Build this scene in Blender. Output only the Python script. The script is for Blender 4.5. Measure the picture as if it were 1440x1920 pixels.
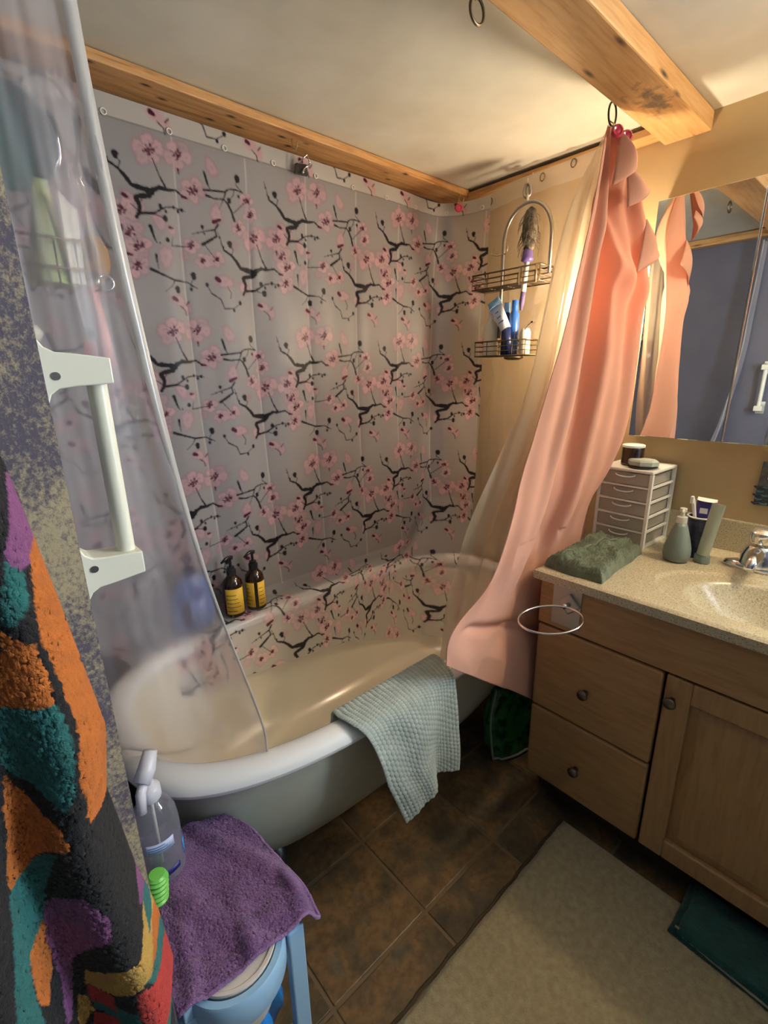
import bpy, bmesh, math, random
import numpy as np
from mathutils import Vector, Matrix
for o in list(bpy.data.objects): bpy.data.objects.remove(o, do_unlink=True)
random.seed(4); RNG = np.random.default_rng(4)
SC = bpy.context.scene; COL = SC.collection
PI = math.pi

# ------------------------------------------------------------------ camera, world, exposure
YAW, PITCH, ROLL = math.radians(41.70), math.radians(16.24), math.radians(0.86)
fw = Vector((math.cos(PITCH)*math.sin(YAW), math.cos(PITCH)*math.cos(YAW), -math.sin(PITCH)))
rt = Vector((math.cos(YAW), -math.sin(YAW), 0)); dn = fw.cross(rt)
r2 = math.cos(ROLL)*rt + math.sin(ROLL)*dn; d2 = -math.sin(ROLL)*rt + math.cos(ROLL)*dn
cam = bpy.data.cameras.new('camera'); cam.sensor_fit = 'VERTICAL'; cam.sensor_height = 36
cam.lens = 885.7/1920*36; cam.clip_start = 0.01; cam.clip_end = 100
co = bpy.data.objects.new('camera', cam); COL.objects.link(co)
M = Matrix((r2, -d2, -fw)).transposed().to_4x4(); M.translation = (0, 0, 1.374); co.matrix_world = M
SC.camera = co
w = bpy.data.worlds.new('sky'); SC.world = w; w.use_nodes = True
bg = w.node_tree.nodes['Background']; bg.inputs['Color'].default_value = (0.72, 0.86, 1.0, 1); bg.inputs['Strength'].default_value = 38.0
SC.view_settings.view_transform = 'Standard'; SC.view_settings.look = 'None'
SC.view_settings.exposure = 0.3; SC.view_settings.gamma = 1.0; SC.view_settings.use_curve_mapping = False
WARM = (1.0, 0.80, 0.54)
VANITY_E, SCONCE_E = 145.0, 270.0
# daylight enters through the window in the right wall beyond the vanity (a portal guides the sky light)
pl = bpy.data.lights.new('window_portal', 'AREA'); pl.shape = 'RECTANGLE'; pl.size = 0.50; pl.size_y = 0.84
pl.cycles.is_portal = True
po = bpy.data.objects.new('window_portal', pl); COL.objects.link(po); po.location = (1.745, -.88, 1.46); po.rotation_euler = (PI/2, 0, PI/2)

# ------------------------------------------------------------------ materials
def nt(name):
    m = bpy.data.materials.new(name); m.use_nodes = True; t = m.node_tree
    return m, t, t.nodes['Principled BSDF'], t.nodes['Material Output']
def N(t, k, **kw):
    n = t.nodes.new(k)
    for a, b in kw.items():
        if a in n.inputs: n.inputs[a].default_value = b
        else: setattr(n, a, b)
    return n
def c4(c): return (c[0], c[1], c[2], 1)
def srgb(r, g, b):
    f = lambda v: v/255/12.92 if v/255 <= .04045 else ((v/255+.055)/1.055)**2.4
    return (f(r), f(g), f(b))
def coords(t, sc=(1, 1, 1)):
    tc = N(t, 'ShaderNodeTexCoord'); mp = N(t, 'ShaderNodeMapping'); mp.inputs['Scale'].default_value = sc
    t.links.new(tc.outputs['Object'], mp.inputs['Vector']); return mp.outputs['Vector']
def noise(t, vec, scale, detail=3, rough=.55, dist=0):
    n = N(t, 'ShaderNodeTexNoise', Scale=scale, Detail=detail, Roughness=rough, Distortion=dist)
    t.links.new(vec, n.inputs['Vector']); return n.outputs['Fac']
def ramp(t, fac, stops):
    r = N(t, 'ShaderNodeValToRGB'); cr = r.color_ramp
    while len(cr.elements) < len(stops): cr.elements.new(.5)
    for e, (p, c) in zip(cr.elements, stops): e.position = p; e.color = c4(c) if len(c) == 3 else c
    t.links.new(fac, r.inputs['Fac']); return r.outputs['Color']
def mixc(t, fac, a, b):
    m = N(t, 'ShaderNodeMix', data_type='RGBA')
    if isinstance(fac, float): m.inputs[0].default_value = fac
    else: t.links.new(fac, m.inputs[0])
    for i, v in ((6, a), (7, b)):
        if isinstance(v, tuple): m.inputs[i].default_value = c4(v)
        else: t.links.new(v, m.inputs[i])
    return m.outputs[2]
def bump(t, p, h, s, d=.002):
    b = N(t, 'ShaderNodeBump', Strength=s, Distance=d); t.links.new(h, b.inputs['Height']); t.links.new(b.outputs['Normal'], p.inputs['Normal'])
def mat(name, col, rough=.5, metal=0., col2=None, vs=12, stretch=(1, 1, 1), bs=0, bump_s=0., bd=.002, spec=.5, sheen=0., lo=.35, hi=.65, coat=0., detail=4):
    m, t, p, o = nt(name)
    p.inputs['Base Color'].default_value = c4(col); p.inputs['Roughness'].default_value = rough; p.inputs['Metallic'].default_value = metal
    p.inputs['Specular IOR Level'].default_value = spec; p.inputs['Sheen Weight'].default_value = sheen; p.inputs['Coat Weight'].default_value = coat
    if col2 or bump_s: v = coords(t, stretch)
    if col2: t.links.new(ramp(t, noise(t, v, vs, detail), [(lo, col), (hi, col2)]), p.inputs['Base Color'])
    if bump_s: bump(t, p, noise(t, v, bs, 4), bump_s, bd)
    return m
def sheet_mat(name, col, opac, transl=.5, gloss=.06, grough=.25, attr=False, haze=0., brough=.2):
    """thin plastic or cloth: part see-through, part diffuse on both sides"""
    m, t, p, o = nt(name); t.nodes.remove(p)
    tr = N(t, 'ShaderNodeBsdfTransparent'); df = N(t, 'ShaderNodeBsdfDiffuse'); tl = N(t, 'ShaderNodeBsdfTranslucent'); gl = N(t, 'ShaderNodeBsdfGlossy', Roughness=grough)
    m1 = N(t, 'ShaderNodeMixShader', Fac=transl); m2 = N(t, 'ShaderNodeMixShader'); m3 = N(t, 'ShaderNodeMixShader', Fac=gloss)
    t.links.new(df.outputs[0], m1.inputs[1]); t.links.new(tl.outputs[0], m1.inputs[2])
    src = tr.outputs[0]
    if haze:   # frosted plastic scatters what lies behind it a little
        rf = N(t, 'ShaderNodeBsdfRefraction', IOR=1.02, Roughness=brough); mh = N(t, 'ShaderNodeMixShader', Fac=haze)
        t.links.new(tr.outputs[0], mh.inputs[1]); t.links.new(rf.outputs[0], mh.inputs[2]); src = mh.outputs[0]
    t.links.new(src, m2.inputs[1]); t.links.new(m1.outputs[0], m2.inputs[2])
    t.links.new(m2.outputs[0], m3.inputs[1]); t.links.new(gl.outputs[0], m3.inputs[2]); t.links.new(m3.outputs[0], o.inputs['Surface'])
    if attr:
        a = N(t, 'ShaderNodeAttribute', attribute_name='Col')
        t.links.new(a.outputs['Color'], df.inputs[0]); t.links.new(a.outputs['Color'], tl.inputs[0]); t.links.new(a.outputs['Alpha'], m2.inputs['Fac'])
    else:
        df.inputs[0].default_value = c4(col); tl.inputs[0].default_value = c4(col); m2.inputs['Fac'].default_value = opac
    return m
def attr_mat(name, rough=.9, bs=300, bump_s=.5, bd=.002, sheen=.3):
    m, t, p, o = nt(name); a = N(t, 'ShaderNodeAttribute', attribute_name='Col')
    v = coords(t); n = noise(t, v, bs, 2)
    c = mixc(t, ramp(t, noise(t, v, 60, 4), [(.35, (0, 0, 0)), (.7, (.22, .22, .22))]), a.outputs['Color'], (.02, .015, .015))
    t.links.new(c, p.inputs['Base Color']); p.inputs['Roughness'].default_value = rough; p.inputs['Sheen Weight'].default_value = sheen
    bump(t, p, n, bump_s, bd); return m
def emit(name, col, s):
    m, t, p, o = nt(name); t.nodes.remove(p); e = N(t, 'ShaderNodeEmission', Strength=s); e.inputs[0].default_value = c4(col)
    t.links.new(e.outputs[0], o.inputs['Surface']); return m
def wood(name, a, b, c, stretch, knot=True, rough=.5, ks=(3, 9, 9), stain=None, kc=(.02, .009, .004)):
    m, t, p, o = nt(name); v = coords(t, stretch)
    col = ramp(t, noise(t, v, 6, 6, .6, .4), [(.3, a), (.52, b), (.75, c)])
    if knot:
        vo = N(t, 'ShaderNodeTexVoronoi', Scale=1.0); t.links.new(coords(t, ks), vo.inputs['Vector'])
        k = ramp(t, vo.outputs['Distance'], [(.06, (1, 1, 1)), (.19, (0, 0, 0))]); col = mixc(t, k, col, kc)
    if stain:
        tc = N(t, 'ShaderNodeTexCoord'); s = N(t, 'ShaderNodeVectorMath', operation='SUBTRACT'); t.links.new(tc.outputs['Object'], s.inputs[0]); s.inputs[1].default_value = stain[0]
        s2 = N(t, 'ShaderNodeVectorMath', operation='MULTIPLY'); t.links.new(s.outputs[0], s2.inputs[0]); s2.inputs[1].default_value = stain[1]
        ln = N(t, 'ShaderNodeVectorMath', operation='LENGTH'); t.links.new(s2.outputs[0], ln.inputs[0])
        nn = noise(t, coords(t, (1, 1, 1)), 38, 4); ad = N(t, 'ShaderNodeMath', operation='MULTIPLY_ADD'); t.links.new(nn, ad.inputs[0]); ad.inputs[1].default_value = 2.6; t.links.new(ln.outputs['Value'], ad.inputs[2])
        k2 = ramp(t, ad.outputs[0], [(.0, (0, 0, 0)), (1, (0, 0, 0))])
        mr = N(t, 'ShaderNodeMapRange'); mr.inputs[1].default_value = 1.45; mr.inputs[2].default_value = 2.1; mr.inputs[3].default_value = .85; mr.inputs[4].default_value = 0; t.links.new(ad.outputs[0], mr.inputs[0])
        col = mixc(t, mr.outputs[0], col, (.03, .022, .02))
    t.links.new(col, p.inputs['Base Color']); p.inputs['Roughness'].default_value = rough
    bump(t, p, noise(t, v, 10, 5), .15, .002); return m

# ------------------------------------------------------------------ object helpers
def props(o, label=None, cat=None, group=None, kind=None):
    for k, v in (('label', label), ('category', cat), ('group', group), ('kind', kind)):
        if v: o[k] = v
    return o
def thing(name, label, cat, loc=(0, 0, 0), group=None):
    o = bpy.data.objects.new(name, None); COL.objects.link(o); o.location = loc; o.empty_display_size = .05
    return props(o, label, cat, group)
def origin(p):
    v = Vector((0, 0, 0))
    while p is not None: v += Vector(p.location); p = p.parent
    return v
def link(name, me, m, parent=None, smooth=False, solid=0, **pr):
    o = bpy.data.objects.new(name, me); COL.objects.link(o)
    for x in (m if isinstance(m, (list, tuple)) else [m]): me.materials.append(x)
    if parent is not None: o.parent = parent
    if smooth: me.polygons.foreach_set('use_smooth', [True]*len(me.polygons))
    if solid:
        s = o.modifiers.new('thickness', 'SOLIDIFY'); s.thickness = solid; s.offset = 0
    props(o, **pr); return o
def pyd(name, V, F, m, parent=None, smooth=False, solid=0, **pr):
    V = np.asarray(V, float).reshape(-1, 3) - np.array(origin(parent))
    me = bpy.data.meshes.new(name); me.from_pydata(V.tolist(), [], [tuple(int(i) for i in f) for f in F]); me.update()
    return link(name, me, m, parent, smooth, solid, **pr)
class MB:
    def __init__(s): s.V = []; s.F = []
    def add(s, V, F):
        k = len(s.V); s.V += [tuple(v) for v in V]; s.F += [tuple(i+k for i in f) for f in F]; return s
    def box(s, c, d, rz=0, bev=0, rx=0, ry=0):
        bm = bmesh.new(); bmesh.ops.create_cube(bm, size=1)
        for v in bm.verts: v.co = Vector((v.co.x*d[0], v.co.y*d[1], v.co.z*d[2]))
        if bev: bmesh.ops.bevel(bm, geom=list(bm.edges), offset=min(bev, min(d)*.49), segments=2, affect='EDGES', profile=.5)
        R = Matrix.Rotation(rz, 3, 'Z') @ Matrix.Rotation(ry, 3, 'Y') @ Matrix.Rotation(rx, 3, 'X')
        bm.verts.ensure_lookup_table(); bm.verts.index_update()
        s.add([R @ v.co + Vector(c) for v in bm.verts], [[v.index for v in f.verts] for f in bm.faces]); bm.free(); return s
    def span(s, a, b, bev=0):
        return s.box([(a[i]+b[i])/2 for i in range(3)], [abs(b[i]-a[i]) for i in range(3)], bev=bev)
    def lathe(s, prof, c=(0, 0, 0), seg=28, sx=1, sy=1, rot=None, cap=True):
        V = []; F = []; n = len(prof)
        for r, z in prof:
            for k in range(seg):
                a = 2*PI*k/seg; V.append(Vector((r*math.cos(a)*sx, r*math.sin(a)*sy, z)))
        for i in range(n-1):
            for k in range(seg): F.append((i*seg+k, i*seg+(k+1) % seg, (i+1)*seg+(k+1) % seg, (i+1)*seg+k))
        if cap:
            if prof[0][0] > 1e-5: F.append(tuple(range(seg-1, -1, -1)))
            if prof[-1][0] > 1e-5: F.append(tuple((n-1)*seg+k for k in range(seg)))
        if rot is not None: V = [rot @ v for v in V]
        return s.add([v + Vector(c) for v in V], F)
    def tube(s, path, r, seg=8, closed=False, flat=1.0):
        P = [Vector(p) for p in path]; n = len(P); V = []; F = []
        rs = r if isinstance(r, (list, tuple)) else [r]*n; up = None
        for i in range(n):
            if closed: tg = P[(i+1) % n]-P[i-1]
            else: tg = P[min(i+1, n-1)]-P[max(i-1, 0)]
            if tg.length < 1e-9: tg = Vector((0, 0, 1))
            tg.normalize()
            if up is None:
                up = Vector((0, 0, 1)) if abs(tg.z) < .9 else Vector((1, 0, 0))
            up = (up - tg*up.dot(tg)); up.normalize(); sd = tg.cross(up)
            for k in range(seg):
                a = 2*PI*k/seg; V.append(P[i]+(sd*math.cos(a)+up*math.sin(a)*flat)*rs[i])
        for i in range(n if closed else n-1):
            j = (i+1) % n
            for k in range(seg): F.append((i*seg+k, i*seg+(k+1) % seg, j*seg+(k+1) % seg, j*seg+k))
        if not closed: F += [tuple(range(seg-1, -1, -1)), tuple((n-1)*seg+k for k in range(seg))]
        return s.add(V, F)
    def prism(s, pts, a, b):
        """polygon of 3-D points at a, moved by vector b"""
        P = [Vector(p)+Vector(a) for p in pts]; n = len(P); V = P+[p+Vector(b) for p in P]
        F = [tuple(range(n-1, -1, -1)), tuple(range(n, 2*n))]+[(i, (i+1) % n, n+(i+1) % n, n+i) for i in range(n)]
        return s.add(V, F)
    def build(s, name, m, parent=None, smooth=False, solid=0, **pr):
        o = pyd(name, s.V, s.F, m, parent, False, solid, **pr)
        if smooth: o.data.shade_smooth(); 
        if smooth == 'auto':
            try: o.data.set_sharp_from_angle(angle=math.radians(38))
            except Exception: pass
        return o
def grid(name, P, m, parent=None, solid=0, col=None, closed_u=False, smooth=True, **pr):
    nu, nv = P.shape[:2]; V = P.reshape(-1, 3)-np.array(origin(parent))
    iu = np.arange(nu if closed_u else nu-1); iv = np.arange(nv-1)
    a, b = np.meshgrid(iu, iv, indexing='ij'); a2 = (a+1) % nu
    F = np.stack([a*nv+b, a2*nv+b, a2*nv+b+1, a*nv+b+1], -1).reshape(-1, 4)
    me = bpy.data.meshes.new(name); me.vertices.add(len(V)); me.vertices.foreach_set('co', V.astype(np.float32).ravel())
    me.loops.add(F.size); me.loops.foreach_set('vertex_index', F.astype(np.int32).ravel())
    me.polygons.add(len(F)); me.polygons.foreach_set('loop_start', np.arange(0, F.size, 4, dtype=np.int32))
    me.update(calc_edges=True)
    if smooth: me.polygons.foreach_set('use_smooth', np.ones(len(F), bool))
    if col is not None:
        at = me.color_attributes.new('Col', 'FLOAT_COLOR', 'POINT'); at.data.foreach_set('color', col.reshape(-1, 4).astype(np.float32).ravel())
    return link(name, me, m, parent, False, solid, **pr)
def interp(xs, pts, x):
    pts = np.asarray(pts, float); return np.stack([np.interp(x, xs, pts[:, i]) for i in range(pts.shape[1])], -1)
def smooth_interp(pts, n):
    """Catmull-Rom through pts"""
    P = np.asarray(pts, float); P = np.vstack([2*P[0]-P[1], P, 2*P[-1]-P[-2]]); k = len(P)-3
    t = np.linspace(0, k-1e-6, n); i = t.astype(int); f = (t-i)[:, None]
    a, b, c, d = P[i], P[i+1], P[i+2], P[i+3]
    return .5*((2*b)+(-a+c)*f+(2*a-5*b+4*c-d)*f**2+(-a+3*b-3*c+d)*f**3)
def sstep(a, b, x): t = np.clip((x-a)/(b-a), 0, 1); return t*t*(3-2*t)
def fbm(x, y, seed, oct=4):
    r = np.random.default_rng(seed); o = 0; amp = 1; fr = 1
    for k in range(oct):
        for j in range(3):
            th = r.uniform(0, 2*PI); ph = r.uniform(0, 2*PI); o = o+amp*np.sin(fr*(x*np.cos(th)+y*np.sin(th))+ph)/3
        amp *= .55; fr *= 1.9
    return o

# ------------------------------------------------------------------ shared materials
M_plaster = mat('tan_paint', srgb(196, 172, 128), .7, col2=srgb(182, 158, 118), vs=3, bs=90, bump_s=.08)
M_slate = mat('slate_blue_paint', srgb(96, 98, 112), .45, col2=srgb(86, 88, 102), vs=4, bs=60, bump_s=.05)
M_ceil = mat('ceiling_white', srgb(226, 226, 214), .6, col2=srgb(206, 204, 190), vs=3, bs=30, bump_s=.04)
M_pineX = wood('pine_x', srgb(186, 138, 84), srgb(206, 160, 104), srgb(214, 172, 118), (1.2, 16, 16), ks=(5.5, 22, 22), stain=((1.46, .60, 2.02), (9, 20, 20)))
M_pineB = wood('pine_back', srgb(156, 110, 64), srgb(196, 150, 96), srgb(208, 166, 112), (1.2, 16, 16), ks=(10, 24, 24))
M_pineY = wood('pine_y', srgb(164, 118, 68), srgb(204, 158, 102), srgb(214, 172, 118), (16, 1.2, 16), ks=(26, 5, 26))
M_maple = wood('maple', srgb(150, 114, 72), srgb(166, 130, 86), srgb(174, 140, 94), (14, 1.4, 14), knot=False, rough=.42)
M_maplev = wood('maple_upright', srgb(150, 114, 72), srgb(166, 130, 86), srgb(174, 140, 94), (14, 14, 1.4), knot=False, rough=.42)
M_darkwood = mat('dark_brown_wood', srgb(60, 44, 32), .7)  # plain dark brown for the toe kick and the printed label lines
M_white = mat('white_plastic', srgb(232, 232, 224), .35)
M_cream = mat('cream_enamel', srgb(234, 229, 212), .18, col2=srgb(226, 220, 202), vs=4)
M_rim = mat('white_enamel', srgb(238, 240, 240), .14)
M_chrome = mat('chrome', (.8, .8, .8), .12, 1.)
M_steel = mat('dull_steel', (.42, .40, .37), .32, 1.)
M_brass = mat('brass_wire', (.72, .62, .42), .28, 1.)
M_bronze = mat('bronze_wire', (.20, .16, .11), .42, 1.)
M_black = mat('black_plastic', (.012, .012, .013), .35)
M_amber = mat('amber_brown_glass', (.020, .009, .003), .08, coat=.4)
M_vinyl = sheet_mat('clear_vinyl', (.86, .84, .74), .30, .5, .10, .18)
M_vinyl_hem = sheet_mat('clear_vinyl_hem', (.84, .83, .76), .62, .5, .10, .25)
M_linerL = sheet_mat('hazy_vinyl', (.72, .68, .72), .44, .5, .02, .35, haze=.30, brough=.20)
M_linerLh = sheet_mat('hazy_vinyl_hem', (.80, .79, .76), .72, .4, .08, .3)
M_skyblue = mat('light_blue_paint', srgb(150, 190, 222), .45)
M_grey_sil = mat('dusty_green_plastic', srgb(120, 132, 124), .42)
M_mirror = mat('mirror_silver', (.86, .88, .88), .015, 1.)
# ------------------------------------------------------------------ the room
def struct(mb, name, m, label, cat, smooth=False): return mb.build(name, m, smooth=smooth, label=label, cat=cat, kind='structure')
WY0, WY1, WZ0, WZ1 = -1.15, -.61, 1.02, 1.90
struct(MB().span((1.75, WY1, -.03), (1.85, 1.6, 2.2)).span((1.75, -1.3, -.03), (1.85, WY0, 2.2)).span((1.75, WY0, -.03), (1.85, WY1, WZ0)).span((1.75, WY0, WZ1), (1.85, WY1, 2.2)), 'wall_right', M_plaster, 'tan painted wall behind the mirror and the vanity', 'wall')
struct(MB().span((-.03, 1.49, -.03), (1.75, 1.6, 2.2)), 'wall_back', M_slate, 'slate grey wall behind the blossom shower curtain', 'wall')
# left partition: slate blue towards the tub, speckled paper on the narrow end
m, t, p, o = nt('speckled_wallpaper'); v = coords(t, (1, 1, 1)); v2 = coords(t, (1, 1, .8))
big = noise(t, v, 7, 3); fine = noise(t, v2, 270, 4, .7)
ad = N(t, 'ShaderNodeMath', operation='ADD'); t.links.new(big, ad.inputs[0]); t.links.new(fine, ad.inputs[1])
t.links.new(ramp(t, ad.outputs[0], [(.0, srgb(92, 84, 98)), (.92, srgb(104, 96, 106)), (1.0, srgb(176, 158, 118))]), p.inputs['Base Color'])
mr = N(t, 'ShaderNodeMapRange'); mr.inputs[1].default_value = .90; mr.inputs[2].default_value = 1.14; t.links.new(ad.outputs[0], mr.inputs[0])
t.links.new(mixc(t, mr.outputs[0], srgb(90, 84, 98), srgb(176, 162, 130)), p.inputs['Base Color']); p.inputs['Roughness'].default_value = .7
bump(t, p, fine, .3, .002); M_paper = m
wl = struct(MB().span((-.03, .55, 0), (.07, 1.49, 2.07)), 'wall_left', [M_slate, M_paper], 'thin partition wall at the tub end, slate blue with a speckled papered edge', 'wall')
for f in wl.data.polygons:
    if f.normal.y < -.9: f.material_index = 1
struct(MB().span((-1.0, .60, -.03), (-.03, .7, 2.2)), 'wall_end', M_slate, 'slate wall beside the partition, behind the hanging bright towel', 'wall')
struct(MB().span((-1.1, -1.3, -.03), (-1.0, .7, 2.2)), 'wall_side', M_slate, 'slate wall at the far left of the room', 'wall')
struct(MB().span((-1, -1.3, -.03), (1.75, -1.2, 2.2)), 'wall_near', M_slate, 'slate wall behind the viewer', 'wall')
wi = struct(MB().span((1.78, WY0, WZ0), (1.82, WY0+.03, WZ1)).span((1.78, WY1-.03, WZ0), (1.82, WY1, WZ1)).span((1.78, WY0, WZ0), (1.82, WY1, WZ0+.03)).span((1.78, WY0, WZ1-.03), (1.82, WY1, WZ1)).span((1.78, WY0, 1.45), (1.82, WY1, 1.48)), 'window_1', M_white, 'white framed window letting in daylight', 'window')
M_pane = sheet_mat('window_glass', (.9, .95, 1), .0, .5, .05, .02)
for a, b in ((WZ0+.03, 1.45), (1.48, WZ1-.03)): MB().span((1.798, WY0+.03, a), (1.802, WY1-.03, b)).build('pane', M_pane, wi)
struct(MB().span((-1.1, -1.3, 2.07), (1.85, 1.6, 2.2)), 'ceiling', M_ceil, 'plain off-white ceiling panels above the tub and beam', 'ceiling')

# floor: bedding with single tiles
M_grout = mat('grout', srgb(112, 92, 66), .8)
m, t, p, o = nt('slate_tile'); v = coords(t); oi = N(t, 'ShaderNodeObjectInfo')
av = N(t, 'ShaderNodeVectorMath', operation='ADD'); t.links.new(v, av.inputs[0]); t.links.new(oi.outputs['Random'], av.inputs[1])
sc5 = N(t, 'ShaderNodeVectorMath', operation='MULTIPLY'); t.links.new(oi.outputs['Random'], sc5.inputs[0]); sc5.inputs[1].default_value = (7, 5, 3); t.links.new(sc5.outputs[0], av.inputs[1])
c1 = ramp(t, noise(t, av.outputs[0], 7, 5, .6, .6), [(.28, srgb(52, 46, 36)), (.45, srgb(92, 78, 56)), (.58, srgb(126, 96, 62)), (.74, srgb(100, 90, 70))])
c2 = mixc(t, ramp(t, noise(t, av.outputs[0], 55, 4), [(.4, (0, 0, 0)), (.75, (.6, .6, .6))]), c1, srgb(52, 40, 28))
t.links.new(c2, p.inputs['Base Color']); p.inputs['Roughness'].default_value = .45; bump(t, p, noise(t, av.outputs[0], 40, 5), .25, .002); M_tile = m
fl = struct(MB().span((-1.1, -1.3, -.05), (1.85, 1.6, -.003)), 'floor', M_grout, 'brown mottled stone-look tile floor', 'floor')
tm = None; TW, TH = .30, .265
for i in range(-6, 5):
    for j in range(-7, 4):
        cx = .675+(i+.5)*TW; cy = .616+(j+.5)*TH
        if cx > 1.72 or cx < -.98 or cy > 1.46: continue
        if tm is None:
            o = MB().box((0, 0, -.004), (TW-.009, TH-.009, .008), bev=.0025).build('tile', M_tile, fl); tm = o.data
        else: o = bpy.data.objects.new('tile', tm); COL.objects.link(o); o.parent = fl
        o.location = (cx, cy, 0)

# timbers
struct(MB().span((.07, 1.365, 2.045), (1.75, 1.488, 2.068), bev=.003), 'trim_1', M_pineB, 'knotty pine board along the top of the blossom curtain', 'trim')
struct(MB().span((1.685, .665, 2.036), (1.748, 1.364, 2.058), bev=.003), 'trim_2', M_pineY, 'pine board at the ceiling above the wire caddy', 'trim')
struct(MB().span((.072, .70, 2.03), (.12, 1.364, 2.066), bev=.003), 'trim_3', M_pineY, 'pine board at the top of the partition wall', 'trim')
struct(MB().span((-.02, .55, 2.02), (1.749, .672, 2.069), bev=.004), 'trim_4', M_pineX, 'heavy pine ceiling beam with a dark stain near the wall', 'beam')

# ------------------------------------------------------------------ lamps of the room
M_bulb = emit('vanity_bulb_glow', WARM, VANITY_E); M_bulb2 = emit('sconce_bulb_glow', WARM, SCONCE_E)
vl = thing('vanity_light', 'chrome bar light with round bulbs above the mirror', 'light', (1.72, -.3, 1.93))
MB().span((1.705, -.52, 1.89), (1.749, -.08, 1.97), bev=.006).build('back_plate', M_chrome, vl)
def ball(mb, c, r, seg=16, n=9): return mb.lathe([(max(r*math.sin(PI*i/(n-1)), 1e-6), -r*math.cos(PI*i/(n-1))) for i in range(n)], c, seg, cap=False)
for y in (-.42, -.30, -.18):
    MB().tube([(1.705, y, 1.93), (1.68, y, 1.93)], .02, 12).build('socket', M_chrome, vl)
    ball(MB(), (1.64, y, 1.93), .04).build('bulb', M_bulb, vl, True)
sl = thing('wall_sconce', 'small lit lamp on the wall behind the pink curtain, beside the mirror', 'lamp', (1.74, .735, 1.5))
MB().lathe([(.035, 0), (.035, .012), (.012, .02)], (1.749, .735, 1.50), 20, rot=Matrix.Rotation(-PI/2, 3, 'Y')).build('back_plate', M_brass, sl, True)
MB().tube([(1.73, .735, 1.50), (1.68, .735, 1.47), (1.63, .735, 1.47), (1.61, .735, 1.50)], .007).build('arm', M_brass, sl, True)
MB().lathe([(.012, 0), (.018, .01), (.018, .03)], (1.61, .735, 1.495), 16).build('socket', M_brass, sl, True)
MB().lathe([(.012, 0), (.02, .02), (.03, .05), (.028, .075), (.015, .092), (.0001, .097)], (1.61, .735, 1.52), 18).build('bulb', M_bulb2, sl, True)

# ------------------------------------------------------------------ bathtub
TC = (.88, 1.085); TA, TB, TN = .765, .37, 3.1
def outline(d, n=120, nn=TN):
    a = np.linspace(0, 2*PI, n, endpoint=False); c, s = np.cos(a), np.sin(a)
    return np.stack([TC[0]+(TA+d)*np.sign(c)*np.abs(c)**(2/nn), TC[1]+(TB+d)*np.sign(s)*np.abs(s)**(2/nn)], -1)
def sweep(prof, n=120, nn=TN):
    P = np.zeros((n, len(prof), 3))
    for j, (d, z) in enumerate(prof): P[:, j, :2] = outline(d, n, nn); P[:, j, 2] = z
    return P
tub = thing('bathtub', 'white clawfoot bathtub with a rolled rim and cream inside', 'bathtub', (.88, 1.085, 0))
M_tubout = mat('tub_outside', srgb(182, 184, 168), .5, col2=srgb(160, 162, 146), vs=5, lo=.4, hi=.8)
grid('basin', sweep([(-.055, .565), (-.066, .53), (-.086, .42), (-.112, .32), (-.152, .24), (-.21, .195), (-.29, .175), (-.36, .17)]), M_cream, tub, closed_u=True)
grid('outer_shell', sweep([(-.040, .55), (-.048, .47), (-.072, .36), (-.12, .24), (-.175, .145), (-.23, .11), (-.30, .10), (-.365, .10)]), M_tubout, tub, closed_u=True)
rp = [(-.035+.036*math.cos(a), .563+.027*math.sin(a)) for a in np.linspace(0, 2*PI, 19)]
grid('rim', sweep(rp, 160), M_rim, tub, closed_u=True)
for x, y, s in ((1.09, .93, 1), (.42, .93, 1), (1.30, 1.26, -1), (.42, 1.26, -1)):
    f = MB(); f.tube([(x, y+.05*s, .16), (x, y+.005*s, .13), (x, y-.022*s, .085), (x, y-.018*s, .05), (x, y-.03*s, .024)], [.026, .034, .024, .018, .026], 10)
    ball(f, (x, y-.028*s, .024), .024, 12, 7); f.build('foot', M_black, tub, True)

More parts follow.
